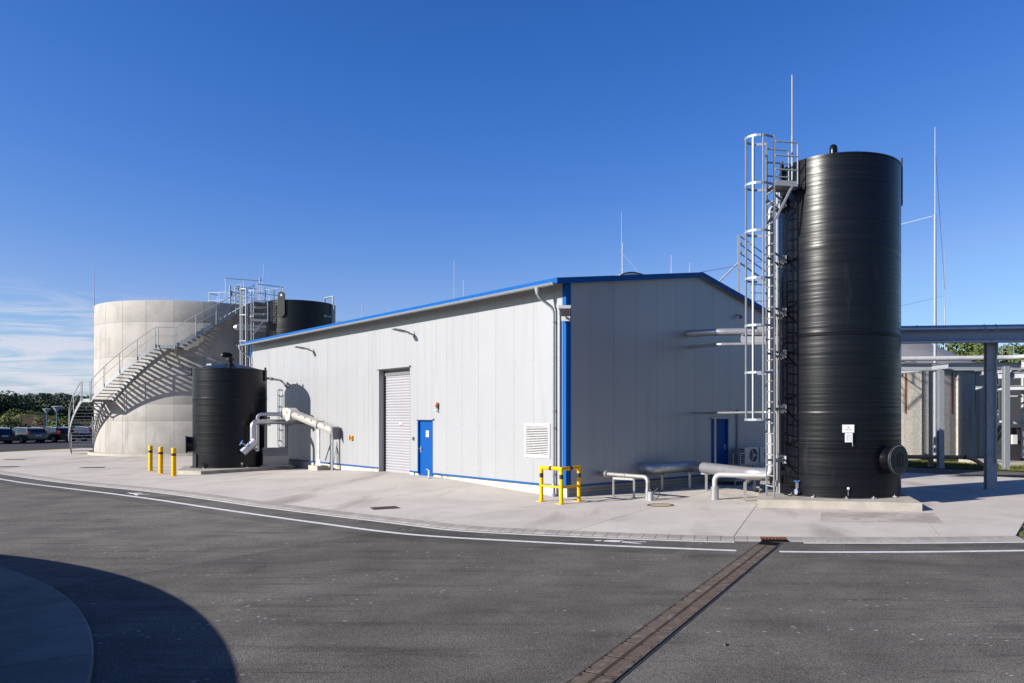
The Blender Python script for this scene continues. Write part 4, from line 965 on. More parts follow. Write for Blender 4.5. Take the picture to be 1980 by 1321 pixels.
for z in (.95, 2.35, 3.85, 5.0, 6.45, 8.0):
    for (lp, an) in ((LADP + rung_dir * .26, 196), (LADP - rung_dir * .26, 172)):
        a = V(lp.x, lp.y, TS + z); tgt = V(T1.x + (R1 + .02) * math.cos(R_(an)), T1.y + (R1 + .02) * math.sin(R_(an)), a.z)
        dd = (tgt - a).normalized(); tgt2 = tgt - dd * .06
        mb = MB(); mb.bar(a, tgt2, .04, .05); o = mb.build('stay', GALV, st)
        mb = MB(); mb.box(tgt2, .10, .10, .2, math.atan2(dd.y, dd.x)); mb.build('clamp', GALV, o)
        mb = MB(); mb.box(tgt2 + dd * .08, .1, .16, .24, math.atan2(dd.y, dd.x)); mb.build('weld_block', BLACK, o)
# ladder at the far black tank and the hidden one at the squat tank
lp = at(478, 800, 45.0); caged_ladder('galvanised caged ladder in front of the far black tank and concrete tank', (lp.x + .15, lp.y, -.17), R_(-28), 10.1, 2.3, 6)
platform('galvanised ladder landing beside the top of the far black tank', (.9, .35), (lp.x + .2, lp.y), .6, .95, 8.0, 1, 1.2)
ang = R_(136); d = V(math.cos(ang), math.sin(ang), 0)
caged_ladder('short caged ladder on the far side of the squat black tank', T3 + d * (R3 + .25), ang + math.pi, 4.75, 2.2, 4)

# ------------------------------------------------------------------ round concrete tank with stair
TC, RC, ZT = V(-29.4, 53.3, 0), 6.87, 9.46
conc = thing('concrete_tank', 'large round pale concrete tank with outside stair on the left', 'tank', V(TC.x, TC.y, -.17))
ORG[conc.name] = V(TC.x, TC.y, 0); conc.location = (TC.x, TC.y, 0)
mb = MB(); mb.lathe([(RC - .012, -.3), (RC - .012, ZT - .02), (RC - .4, ZT - .02), (RC - .4, 7)], TC, 144); mb.build('core', CONCJ, conc, True)
mb = MB(); mb.lathe([(RC - .4, ZT - .3), (.01, ZT - .1)], TC, 48); mb.build('cover', CONCJ, conc, True)
mb = MB(); mb.lathe([(RC, -.02), (RC + .32, -.02), (RC + .34, -.05), (RC + .34, -.4)], TC, 120); mb.build('foundation_ring', CONCF, conc, True)
rings_z = [-.03, 2.0, 3.03, 5.96, 8.13, ZT]; NSEG = 26; off0 = R_(4)
for z0, z1 in zip(rings_z, rings_z[1:]):
    a1 = 2 * math.pi / NSEG; ga = .007 / RC; mb = MB(); top = z1 == ZT
    prof = [(RC - .02, z0 + .012), (RC - .003, z0 + .012), (RC, z0 + .02), (RC, z1 - .008), (RC - .003, z1), (RC - .02 if not top else RC - .4, z1)]
    mb.lathe(prof, (0, 0, 0), 6, ga, a1 - ga)
    me = mb.mesh('wall_panel', CONC, smooth=True)
    for k in range(NSEG): copy_part(me, 'wall_panel', conc, (0, 0, 0), (0, 0, off0 + k * a1))
# stair winding up the tank
def ca(phi, r, z): return V(TC.x + r * math.cos(R_(phi)), TC.y + r * math.sin(R_(phi)), z)
ri, ro = RC + .08, RC + 1.30
def phi_at(px, r):
    best = min(range(2190, 3300), key=lambda q: abs((CX + FPX * ca(q / 10, r, 0).x / ca(q / 10, r, 0).y) - px)); return best / 10
p0, p1, p2, p3, p4, p5 = 205.5, phi_at(159, ro), phi_at(177, ro), phi_at(303, ro), phi_at(340, ro), phi_at(492, ro)
zl1 = at(0, 772, ca(p2, ro, 0).y).z; zl2 = at(0, 668, ca(p3, ro, 0).y).z; zl3 = ZT + .02
stair = thing('spiral_stair', 'galvanised steel stair curving up the concrete tank wall', 'stair', ca(p0, 7.6, -.17))
def arc_band(r, th, pts):                                # pts: list of (phi, zlow, zhigh)
    mb = MB(); vs = []
    for (ph, a, b) in pts: vs += [ca(ph, r, a), ca(ph, r + th, a), ca(ph, r + th, b), ca(ph, r, b)]
    n = len(pts); fs = [(i * 4 + k, i * 4 + (k + 1) % 4, (i + 1) * 4 + (k + 1) % 4, (i + 1) * 4 + k) for i in range(n - 1) for k in range(4)] + [(0, 1, 2, 3), tuple((n - 1) * 4 + k for k in range(4))]
    return mb.add(vs, fs)
def lin(a, b, t): return a + (b - a) * t
for (pa, za, pb, zb, nt) in ((p0, -.17, p1, zl1, 17), (p2, zl1, p3, zl2, 17), (p4, zl2, p5, zl3, 16)):
    for r in (ri, ro):
        arc_band(r, .02, [(lin(pa, pb, k / 20), lin(za, zb, k / 20) - .16, lin(za, zb, k / 20) + .09) for k in range(21)]).build('stringer', GALV, stair)
    for k in range(nt):
        ph = lin(pa, pb, (k + .5) / nt); z = lin(za, zb, (k + 1) / nt); w = (pb - pa) / nt * .52; mb = MB()
        mb.hexa([ca(ph - w, ri + .02, z - .045), ca(ph + w, ri + .02, z - .045), ca(ph + w, ro, z - .045), ca(ph - w, ro, z - .045), ca(ph - w, ri + .02, z), ca(ph + w, ri + .02, z), ca(ph + w, ro, z), ca(ph - w, ro, z)]); mb.build('tread', GALV, stair)
def rail_run(pts_fn, n, posts, h=1.08, nm='handrail', parent=stair, rr_=.022):
    for (dz, r_, nme) in ((h, rr_, nm), (h * .52, .014, 'mid_rail')):
        mb = MB(); mb.tube([pts_fn(k / n) + V(0, 0, dz) for k in range(n + 1)], r_, 7); mb.build(nme, GALV, parent, True)
    for q in posts:
        mb = MB(); b = pts_fn(q); mb.bar(b - V(0, 0, .12), b + V(0, 0, h), .045, .025, V(1, 0, 0)); mb.build('rail_post', GALV, parent)
for (pa, za, pb, zb) in ((p0, -.1, p1, zl1), (p2, zl1, p3, zl2), (p4, zl2, p5, zl3)):
    rail_run(lambda t, pa=pa, za=za, pb=pb, zb=zb: ca(lin(pa, pb, t), ro + .035, lin(za, zb, t) + .05), 24, [0.01, .25, .5, .75, .985])
rail_run(lambda t: ca(lin(p1, p2, t), ro + .035, zl1 + .02), 3, [.1, .9]); rail_run(lambda t: ca(lin(p3, p4, t), ro + .035, zl2 + .02), 4, [.1, .95])
rail_run(lambda t: ca(lin(p0, p0 + 9, t), ri + .0, lin(-.1, zl1 * .36, t)), 8, [.02, .5, .98])
for (pa, pb, z) in ((p1, p2, zl1), (p3, p4, zl2)):
    mb = MB(); vs = []
    for k in range(5): ph = lin(pa, pb, k / 4); vs += [ca(ph, ri, z - .05), ca(ph, ro, z - .05), ca(ph, ro, z), ca(ph, ri, z)]
    mb.add(vs, [(i * 4 + k, i * 4 + (k + 1) % 4, (i + 1) * 4 + (k + 1) % 4, (i + 1) * 4 + k) for i in range(4) for k in range(4)] + [(0, 1, 2, 3), (16, 17, 18, 19)]); mb.build('landing', GALV, stair)
    arc_band(ro, .02, [(lin(pa, pb, k / 4), z - .17, z + .03) for k in range(5)]).build('landing_edge', GALV, stair)
    for ph in (lin(pa, pb, .12), lin(pa, pb, .88)):
        mb = MB(); mb.bar(ca(ph, ro - .1, z - .1), ca(ph, RC, z - 1.15), .07, .07); mb.bar(ca(ph, RC, z - .1), ca(ph, ro, z - .1), .07, .1); mb.build('bracket', GALV, stair)
        mb = MB(); q = ca(ph, RC + .015, z - 1.15); mb.box(q, .03, .2, .22, R_(ph)); mb.build('wall_plate', GALV, stair)
# platform and railings on the tank's top
def railing(label, pts, h=1.1, spacing=1.0, mids=(.5,), name='railing', group=None, posts_w=.045):
    pts = [Vector(p) for p in pts]; t = thing(name, label, 'railing', pts[0], group)
    for f in (1.0,) + tuple(mids):
        mb = MB(); mb.tube([p + V(0, 0, h * f) for p in pts], .024 if f == 1 else .018, 7); mb.build('rail', GALV, t, True)
    for a, b in zip(pts, pts[1:]):
        n = max(1, round((b - a).length / spacing))
        for k in range(n + 1):
            if k == n and b is not pts[-1]: continue
            q = a + (b - a) * k / n; mb = MB(); mb.box(q + V(0, 0, h / 2), posts_w, posts_w * .7, h); mb.build('post', GALV, t)
    return t
pl = thing('tank_platform', 'galvanised landing platform at the top end of the stair', 'platform', ca(p5, ro, ZT))
mb = MB(); vs = []
for k in range(7): ph = lin(p5, p5 + 13, k / 6); vs += [ca(ph, RC - 1.6, ZT + .0), ca(ph, ro, ZT + .0), ca(ph, ro, ZT + .07), ca(ph, RC - 1.6, ZT + .07)]
mb.add(vs, [(i * 4 + k, i * 4 + (k + 1) % 4, (i + 1) * 4 + (k + 1) % 4, (i + 1) * 4 + k) for i in range(6) for k in range(4)] + [(0, 1, 2, 3), (24, 25, 26, 27)]); mb.build('deck', GALV, pl)
mb = MB()
for k in range(3): ph = lin(p5 + 1, p5 + 12, k / 2); mb.bar(ca(ph, ro - .1, ZT - .03), ca(ph, RC, ZT - 1.1), .07, .07)
mb.build('bracket', GALV, pl)
zt = ZT + .07
railing('railing round the landing at the top of the stair', [ca(p5 + 1.2, ro - .03, zt), ca(p5 + 6.5, ro - .03, zt), ca(p5 + 13, ro - .03, zt), ca(p5 + 13, RC - 1.6, zt)], 1.15, .9)
railing('inner railing on the left of the stair-top landing', [ca(p5 - 2.5, RC - .25, zt), ca(p5 - 2.5, RC - 1.6, zt), ca(p5 + 13, RC - 1.6, zt)], 1.3, 1.0)
q0 = at(436, 577, 49.0)
railing('higher railing round the mixer stand on top of the concrete tank', [q0 + V(0, 0, -.4), q0 + V(1.9, .9, -.4), q0 + V(2.4, -.4, -.4)], 1.7, 1.0)
q1 = at(404, 583, 48.3)
railing('small railing on the rim of the concrete tank left of the stair top', [q1 + V(-.0, 1.0, -.45), q1 + V(0, 0, -.45), q1 + V(1.5, -.3, -.45), q1 + V(1.9, .7, -.45)], 1.0, .7)
mx_ = thing('mixer_drive', 'slim mixer drive with side arm on top of the concrete tank', 'machine', at(444, 583, 49))
b = at(445, 585, 49.4)
mb = MB(); mb.cyl(b - V(0, 0, .3), b + V(0, 0, 1.1), .05, 10); mb.build('column', GALV, mx_); mb = MB(); mb.cyl(b + V(0, 0, .45), b + V(0, 0, .75), .13, 12); mb.build('motor', BLUEV, mx_)
mb = MB(); mb.bar(b + V(0, 0, .95), b + V(.5, .1, .9), .05, .05); mb.build('arm', GALV, mx_); mb = MB(); mb.cyl(b + V(.5, .1, .84), b + V(.5, .1, .97), .06, 8); mb.build('arm_head', BLACK, mx_)
mb = MB(); mb.tube([at(453, 633, 46.5), at(457, 633, 46.5), at(520, 637, 47.4), at(560, 640, 48.2)], [.1, .19, .19, .19], 14); tag(mb.build('insulated_pipe', ALU, None, True, org=at(456, 628, 46.6)), 'short silver pipe sticking out between concrete tank and far black tank', 'pipe')
# ------------------------------------------------------------------ pipework, conveyor and chute at the squat tank
def pipe_thing(name, label, pts, r, mat=ALU, fil=.2, bands=(), feet=(), n=16, cat='pipe', bandr=1.06):
    pts = [Vector(p) for p in pts]; t = thing(name, label, cat, pts[0]); path = fillet(pts, fil, 7)
    mb = MB(); mb.tube(path, r, n); mb.build('pipe', mat, t, True)
    for (i, f) in bands:
        a, b = pts[i], pts[i + 1]; q = a + (b - a) * f; d = (b - a).normalized(); mb = MB(); mb.cyl(q - d * .018, q + d * .018, r * bandr, n); mb.build('band', mat, t, True)
    return t
V1 = at(489, 816, 33.0); z1 = 2.02
wall_hit = L(*( (wl(585, 816)[0], -.02) ), z1)
t = pipe_thing('insulated_pipe', 'thick silver clad pipe from the squat tank into the hall wall', [V(V1.x, V1.y, 1.0), V(V1.x, V1.y, z1), V(*wall_hit.xy, z1)], .115, fil=.24, bands=((0, .62), (1, .2), (1, .55), (1, .1)))
V2 = at(497.5, 801, 33.45); z2 = 2.36; hd = L(18.35, .95, z2)
pipe_thing('insulated_pipe', 'thinner silver clad pipe bending over to the conveyor head', [V(V2.x, V2.y, .72), V(V2.x, V2.y, z2), V(hd.x, hd.y, z2)], .085, fil=.2, bands=((0, .5), (1, .15), (1, .6)))
cc = at(482, 864, 32.85); ax = V(.62, .35, .7).normalized()
t = thing('macerator', 'tilted silver cylinder with blue handwheel on the pipe before the squat tank', 'machine', cc)
mb = MB(); mb.tube([cc - ax * .36, cc + ax * .34], .165, 22); mb.build('drum', ALU, t, True)
mb = MB(); mb.tube([cc + ax * .34, cc + ax * .36], .172, 22); mb.build('drum_lid', ALU, t, True)
side = V(-.5, -.35, .35).normalized(); hw = cc + side * .36
mb = MB(); mb.tube([cc, hw], .03, 8); mb.build('spindle', STEEL, t)
u_ = side.cross(Z3).normalized(); v_ = u_.cross(side)
mb = MB(); mb.tube([hw + (u_ * math.cos(k * math.pi / 8) + v_ * math.sin(k * math.pi / 8)) * .12 for k in range(17)], .018, 8, False)
for k in range(4): mb.tube([hw, hw + (u_ * math.cos(k * math.pi / 2) + v_ * math.sin(k * math.pi / 2)) * .11], .011, 6)
mb.build('handwheel', BLUEV, t, True)
mb = MB(); mb.tube(fillet([cc - V(0, 0, .1) + ax * .1, V(V2.x, V2.y, .80), V(V2.x, V2.y, .9)], .1), .05, 10); mb.tube([cc + ax * .05, V(V1.x, V1.y, 1.1)], .09, 12); mb.build('outlet', STEEL, t, True)
for (px, py, Y, lb) in ((514, 823, 34.0, 'left of the two steel posts carrying the silver pipes'), (554.5, 823, 34.75, 'right of the two steel posts carrying the silver pipes')):
    p = at(px, py, Y); t = thing('pipe_support', lb, 'support', (p.x, p.y, 0), 'pipe supports at the squat tank')
    mb = MB(); mb.bar(V(p.x, p.y, 0), V(p.x, p.y, 1.84), .09, .09); mb.build('post', STEEL, t); mb = MB(); mb.box((p.x, p.y, 1.87), .3, .3, .05, R_(60)); mb.build('saddle', STEEL, t)
    mb = MB(); mb.box((p.x + .03, p.y + .05, 2.2), .16, .2, .1, R_(60)); mb.build('upper_saddle', GALV, t); mb = MB(); mb.box((p.x, p.y, .01), .22, .22, .02); mb.build('base_plate', STEEL, t)
# inclined screw conveyor
cv = thing('screw_conveyor', 'inclined white-grey screw conveyor running down along the sunlit wall', 'conveyor', L(18, .6, 0))
CVM = M('conveyor_steel', (.54, .515, .48), (.48, .46, .43), ns=3, rough=.4, metal=.25)
A_, B_ = L(18.2, .9, 2.43), L(14.9, .26, 1.62); ax = (B_ - A_).normalized(); sd = ax.cross(Z3).normalized()
if sd.y > 0: sd = -sd
up = sd.cross(ax).normalized()
if up.z < 0: up = -up
def cvp(a, s_, h): return A_ + ax * a + sd * s_ + up * h
ln = (B_ - A_).length; mb = MB(); sec = [(-.16, .16), (.16, .16), (.16, -.02), (.11, -.13), (0, -.17), (-.11, -.13), (-.16, -.02)]
mb.add([cvp(.35, *q) for q in sec] + [cvp(ln - .05, *q) for q in sec], [tuple(range(7)), tuple(range(7, 14))] + [(k, (k + 1) % 7, 7 + (k + 1) % 7, 7 + k) for k in range(7)]); mb.build('trough', CVM, cv)
mb = MB(); mb.obox(cvp(.35, -.175, .163), ax * (ln - .45), sd * .35, up * .012); mb.build('trough_lid', CVM, cv)
for k in range(6): mb = MB(); mb.obox(cvp(.5 + k * .48, .165, .10), ax * .05, sd * .03, up * .07); mb.build('lid_clip', STEEL, cv)
mb = MB(); mb.obox(cvp(ln * .68, -.2, -.16), ax * .04, sd * .4, up * .36); mb.build('trough_flange', CVM, cv)
mb = MB(); hc = cvp(.2, 0, 0); pr = [cvp(.42, 0, .19), cvp(.15, 0, .26), cvp(-.12, 0, .19), cvp(-.30, 0, .0), cvp(-.36, 0, -.22), cvp(-.22, 0, -.3), cvp(.0, 0, -.2), cvp(.2, 0, -.34), cvp(.40, 0, -.22)]
mb.plate([q - sd * .2 for q in pr], sd * .4); mb.build('head', M('conveyor_head', (.62, .60, .56), rough=.45), cv)
w0 = cvp(.05, .203, -.02); tri = [w0 - ax * .0 , w0 + ax * .20, w0 + ax * .10 + up * .17]
mb = MB(); mb.plate(tri, sd * .003); mb.build('warning_triangle', ORANGE, cv)
mb = MB(); mb.plate([w0 + ax * .08 + up * .03 + sd * .004, w0 + ax * .12 + up * .03 + sd * .004, w0 + ax * .10 + up * .11 + sd * .004], sd * .001); mb.build('warning_mark', INK, cv)
mb = MB(); mb.plate([w0 - ax * .12 - up * .1, w0 - ax * .02 - up * .1, w0 - ax * .02 - up * .18, w0 - ax * .12 - up * .18], sd * .003); mb.build('type_plate', GREYD, cv)
e0 = B_; mb = MB(); mb.hexa([e0 + V(0, 0, -.2) + sd * .19, e0 + V(0, 0, -.2) - sd * .19, e0 + ax * .18 - V(0, 0, .3) - sd * .19, e0 + ax * .18 - V(0, 0, .3) + sd * .19, e0 + V(0, 0, .2) + sd * .19, e0 + V(0, 0, .2) - sd * .19, e0 + ax * .12 + V(0, 0, .2) - sd * .19, e0 + ax * .12 + V(0, 0, .2) + sd * .19]); mb.build('outlet_box', GREYD, cv)
f0 = gp(615, 909); fb = A_ + (B_ - A_) * .66; fb.z = 0; zb = zg(fb.x, fb.y)
mb = MB(); mb.box((fb.x, fb.y, zb + .09), .95, .5, .24, R_(135)); tag(mb.build('footing_block', CONCF, None, org=(fb.x, fb.y, zb)), 'small concrete block under the conveyor leg', 'concrete block')
t0 = cvp(.66 * ln, 0, -.17); mb = MB(); mb.bar(V(fb.x, fb.y, zb + .21), V(fb.x, fb.y, t0.z + .02), .11, .11); mb.build('leg', WHITE, cv)
mb = MB(); q = V(fb.x, fb.y, zb + .21); mb.plate([q + WD.to_3d() * -.3, q + WD.to_3d() * .3, q + WD.to_3d() * .06 + V(0, 0, .4), q + WD.to_3d() * -.06 + V(0, 0, .4)], V(-r2, -r2, 0) * .02); mb.build('leg_gusset', WHITE, cv)
q = V(*(A_ + (B_ - A_) * .95).xy, zb); mb = MB(); mb.bar(q, q + V(0, 0, 1.5 - zb), .09, .09); mb.build('leg', GALVD, cv)
h0 = L(15.3, .22, 0); hz = zg(h0.x, h0.y)
hs = thing('hose_reel', 'black hose hanging from a post under the conveyor', 'hose', (h0.x, h0.y, hz))
mb = MB(); mb.tube([h0 + V(0, 0, hz), h0 + V(0, 0, 1.25)], .03, 8); mb.build('post', BLACK, hs)
mb = MB(); mb.tube([h0 + V(-.0, 0, 1.0), h0 + V(.1, -.12, .8), h0 + V(.02, -.1, .4), h0 + V(.12, -.1, hz + .05), h0 + V(.45, -.4, hz + .04), h0 + V(.6, -.6, hz + .05)], .025, 8); mb.build('hose', BLACK, hs, True)
mb = MB(); mb.bar(h0 + V(0, 0, 1.2), h0 + V(-.35, .2, .35), .03, .03); mb.build('brace', BLACK, hs); mb = MB(); mb.cyl(h0 + V(0, -.02, .78), h0 + V(0, -.02, 1.0), .07, 10); mb.build('valve', BLACK, hs)
# steel chute bin
c = at(533, 903, 34.1); c.z = 0
ch = thing('chute_bin', 'folded grey steel collecting bin beside the squat black tank', 'bin', c); a = V(.80, .6, 0); bk = V(-.6, .8, 0); w = 1.05
lo0, lo1 = c - a * w / 2, c + a * w / 2; fz = .47
mb = MB(); mb.hexa([lo0 + V(0, 0, .08), lo1 + V(0, 0, .08), lo1 + V(0, 0, .08) + bk * .1, lo0 + V(0, 0, .08) + bk * .1, lo0 + V(0, 0, fz) - bk * .06, lo1 + V(0, 0, fz) - bk * .06, lo1 + V(0, 0, fz) + bk * .16, lo0 + V(0, 0, fz) + bk * .16]); mb.build('lower_panel', M('bin_sheet', (.33, .34, .36), (.28, .29, .30), ns=3, rough=.45, metal=.4), ch)
mb = MB(); mb.hexa([lo0 + V(0, 0, fz) - bk * .06, lo1 + V(0, 0, fz) - bk * .06, lo1 + V(0, 0, fz) - bk * .03, lo0 + V(0, 0, fz) - bk * .03, lo0 + V(0, 0, .85) + bk * .16, lo1 + V(0, 0, .85) + bk * .16, lo1 + V(0, 0, .85) + bk * .19, lo0 + V(0, 0, .85) + bk * .19]); mb.build('upper_panel', M('bin_sheet_upper', (.30, .29, .275), rough=.5, metal=.4), ch)
for q in (lo0, lo1): mb = MB(); mb.plate([q + V(0, 0, .03), q + V(0, 0, fz) - bk * .06, q + V(0, 0, .85) + bk * .19, q + bk * .8 + V(0, 0, .85), q + bk * .8 + V(0, 0, .03)], a * .012); mb.build('side_panel', STEEL, ch)
mb = MB(); mb.bar(lo0 + V(0, 0, .03) - a * .1, lo1 + V(0, 0, .03) + a * .1, .08, .06); mb.build('skid', GALVD, ch)
# conduit from the squat tank's top to the wall
q0 = tank_pt(T3, R3, 516, 731, .0); qe = L(wl(553, 733)[0], .25, 4.0); zc = 4.02
pipe_thing('conduit_pipe', 'grey horizontal pipe from the top of the squat tank to the wall', [V(q0.x, q0.y + .1, zc), V(qe.x, qe.y, zc), V(*L(wl(556, 745)[0], .02, 0).xy, zc - .35)], .055, PVC, .1, bands=((0, .3),), bandr=1.5)

# ------------------------------------------------------------------ bollards and corner guard
bp0 = MB(); bp0.box((0, 0, .008), .24, .24, .016); 
bol = thing('bollard', 'x', 'bollard', (0, 0, 0), 'yellow bollards on the apron')
bp0.build('base_plate', YEL, bol)
mb = MB(); mb.lathe([(.085, 0), (.085, 1.10), (.078, 1.125), (.05, 1.14), (.001, 1.145)], (0, 0, 0), 20); mb.build('post', YEL, bol, True)
mb = MB(); mb.lathe([(.0865, .82), (.0865, .92)], (0, 0, 0), 20); mb.build('stripe', BLACK, bol, True)
for k, (px, py, lb) in enumerate(((291, 911, 'leftmost of the three yellow bollards with black band'), (311, 916, 'middle one of the three yellow bollards with black band'), (336, 921, 'rightmost of the three yellow bollards, nearest the squat tank'))):
    o = bol if k == 0 else copy_tree(bol); p = gp(px, py); place(o, p, R_(20)); o['label'] = lb
gd = thing('corner_guard', 'yellow and black tubular crash guard round the hall corner', 'crash guard', gp(1085, 974))
f1, f2, f3 = gp(1047, 969.5), gp(1085.5, 974.5), gp(1119.5, 969.5); gh = .93
tops = [V(p.x, p.y, p.z + gh) for p in (f1, f2, f3)]
for p in (f1, f2, f3):
    mb = MB(); mb.cyl(p, V(p.x, p.y, p.z + gh), .052, 18); mb.build('post', YEL, gd, True)
    mb = MB(); mb.box(p + V(0, 0, .008), .22, .22, .016, R_(45)); mb.build('base_plate', YEL, gd)
    mb = MB(); mb.cyl(V(p.x, p.y, p.z + .66), V(p.x, p.y, p.z + .78), .0535, 18); mb.build('stripe', BLACK, gd, True)
for a, b in ((tops[0], tops[1]), (tops[1], tops[2])):
    mb = MB(); d = (b - a).normalized(); mb.cyl(a - d * .05, b + d * .05, .054, 18); mb.build('top_rail', YEL, gd, True)
    mb = MB(); m_ = (a + b) / 2; mb.cyl(m_ - d * .055, m_ + d * .055, .0555, 18); mb.build('stripe', BLACK, gd, True)
    mb = MB(); mb.cyl(a - V(0, 0, gh * .53), b - V(0, 0, gh * .53), .032, 12); mb.build('mid_rail', YEL, gd, True)

# ------------------------------------------------------------------ pipework in front of the gable
w0 = Gb(wr(1157, 917)[0], 0, .53); zA = .53; nG = V(r2, -r2, 0)
e1 = w0 + nG * 2.05; e1.z = zA
t = pipe_thing('outlet_pipe', 'thin steel pipe leaving the gable and bending down to the ground near the corner', [V(w0.x, w0.y, zA), V(e1.x, e1.y, zA), V(e1.x, e1.y, zg(e1.x, e1.y) - .02)], .062, STEEL, .17)
for q in (.24, .28): mb = MB(); flange(mb, w0 + nG * (q + .12), nG, .115, .025); mb.build('flange', STEEL, t)
mb = MB(); flange(mb, w0 + nG * 1.15, nG, .075, .05); mb.build('coupling', ALU, t); mb = MB(); flange(mb, V(e1.x, e1.y, .05), Z3, .075, .3); mb.build('sleeve', ALU, t, True)
def frame_support(label, p, q, z, post=.06, below=.03):
    t = thing('pipe_support', label, 'support', (p.x, p.y, zg(p.x, p.y)), 'pipe supports before the gable')
    for w in (p, q):
        g_ = zg(w.x, w.y); mb = MB(); mb.bar(V(w.x, w.y, g_), V(w.x, w.y, z), post, post); mb.build('post', STEEL, t); mb = MB(); mb.box((w.x, w.y, g_ + .006), .16, .16, .012, .78); mb.build('base_plate', STEEL, t)
    mb = MB(); mb.bar(V(p.x, p.y, z - post / 2), V(q.x, q.y, z - post / 2), post * .98, post * .98); mb.build('crossbar', STEEL, t)
    return t
gx = WG.to_3d()
frame_support('steel frame under the thin pipe close to the gable', w0 + nG * .75 - gx * .1, w0 + nG * 1.45 + gx * .05, .465)
mb = MB(); 
zP, rP = .60, .18
b0, b1, b2 = at(1245, 0, 23.2), at(1318, 0, 24.5), at(1492, 0, 21.5)
b0 = Gb(3.1, .5, zP); b1 = Gb(4.95, .5, zP); b2 = V(3.55, 21.5, zP); b3 = V(4.05, 21.36, zP)
big = pipe_thing('insulated_duct', 'large silver clad pipe running along the gable to the tall black tank', [Gb(3.1, .0, zP), b0, b1, b2, b3], rP, ALU, .3, bands=((1, .25), (1, .38), (1, .8), (2, .12), (2, .62), (2, .5)), n=28, bandr=1.03)
mb = MB(); flange(mb, b3, (b3 - b2), .27, .06, 24); mb.tube([b3, V(4.45, 21.3, zP)], .15, 16); mb.build('flange', BLACK, big)
for k, (p, lb) in enumerate(((Gb(3.55, .5, 0), 'first support of the large silver pipe, nearest the hall corner'), (Gb(4.6, .75, 0), 'support of the large silver pipe before its bend'), (b1 + (b2 - b1) * .28, 'support of the large silver pipe just after its bend'))):
    g_ = zg(p.x, p.y); t = thing('pipe_support', lb, 'support', (p.x, p.y, g_), 'pipe supports before the gable')
    mb = MB(); mb.bar(V(p.x, p.y, g_), V(p.x, p.y, zP - rP + .02), .075, .075); mb.build('post', STEEL, t); mb = MB(); mb.box((p.x, p.y, g_ + .006), .18, .18, .012, .78); mb.build('base_plate', STEEL, t)
    mb = MB(); mb.bar(V(p.x, p.y, zP - rP - .0) - nG * .2, V(p.x, p.y, zP - rP) + nG * .15, .07, .05); mb.build('saddle', STEEL, t)
q0, q1, q2 = gp(1382, 966), V(0, 0, 0), V(3.98, 20.75, .62)
t = pipe_thing('suction_pipe', 'pale pipe rising from the ground, running level and climbing beside the caged ladder', [V(q0.x, q0.y, q0.z), V(q0.x, q0.y, .60), V(3.92, 20.75, .60), V(3.92, 20.75, 8.0), V(4.5, 21.5, 8.05)], .072, M('pale_pipe', (.58, .56, .53), (.50, .49, .47), ns=3, rough=.4, metal=.3), .2, n=18)
mb = MB(); mb.lathe([(.115, 0), (.115, .36), (.08, .37)], q0, 18); mb.build('sleeve', ALU, t, True)
for (f, i) in ((.35, 1),): pass
frame_support('slanted steel trestle carrying the pale pipe beside the ladder', gp(1440.5, 969), gp(1459, 950.5), .42, .075)
c0 = Gb(wr(1340, 798)[0], 0, 2.36)
pipe_thing('conduit_pipe', 'thin steel pipe crossing above the gable door to the tanks', [c0, c0 + nG * .5, V(3.9, 21.6, 2.36), V(4.4, 21.45, 2.36)], .035, STEEL, .1, n=10)
pp = c0 + nG * .45; t = thing('pipe_support', 'tall slim post holding the thin pipe left of the gable door', 'support', (pp.x, pp.y, -.1), 'pipe supports before the gable')
pq = Gb(wr(1372, 850)[0] - .25, .45, 0); mb = MB(); mb.bar(V(pq.x, pq.y, -.1), V(pq.x, pq.y, 2.36), .07, .07); mb.build('post', STEEL, t); mb = MB(); mb.box((pq.x, pq.y, -.09), .16, .16, .02); mb.build('base_plate', STEEL, t)
t = thing('cable_riser', 'pair of slim steel risers running up the left side of the tall black tank', 'pipe', (4.19, 21.05, TS))
for k, dx in enumerate((0, .09)): mb = MB(); mb.tube([V(4.17 + dx * .4, 21.1 - dx * 1.6, TS), V(4.17 + dx * .4, 21.1 - dx * 1.6, 8.7)], .028, 8); mb.build('riser', GALV if k else STEEL, t)
p = gp(1258, 968); t = thing('cable_stub', 'short grey cable stub with a black loop beside the outlet pipe', 'cable', p)
mb = MB(); mb.cyl(p, p + V(0, 0, .24), .075, 14); mb.build('stub', PVC, t); mb = MB(); mb.tube([p + V(.05, 0, .2), p + V(.2, .0, .34), p + V(.26, .05, .18), p + V(.18, .08, .04), p + V(.03, .1, .1), p + V(-.06, .05, .3), p + V(-.05, .0, .5)], .012, 7); mb.build('cable', BLACK, t, True)
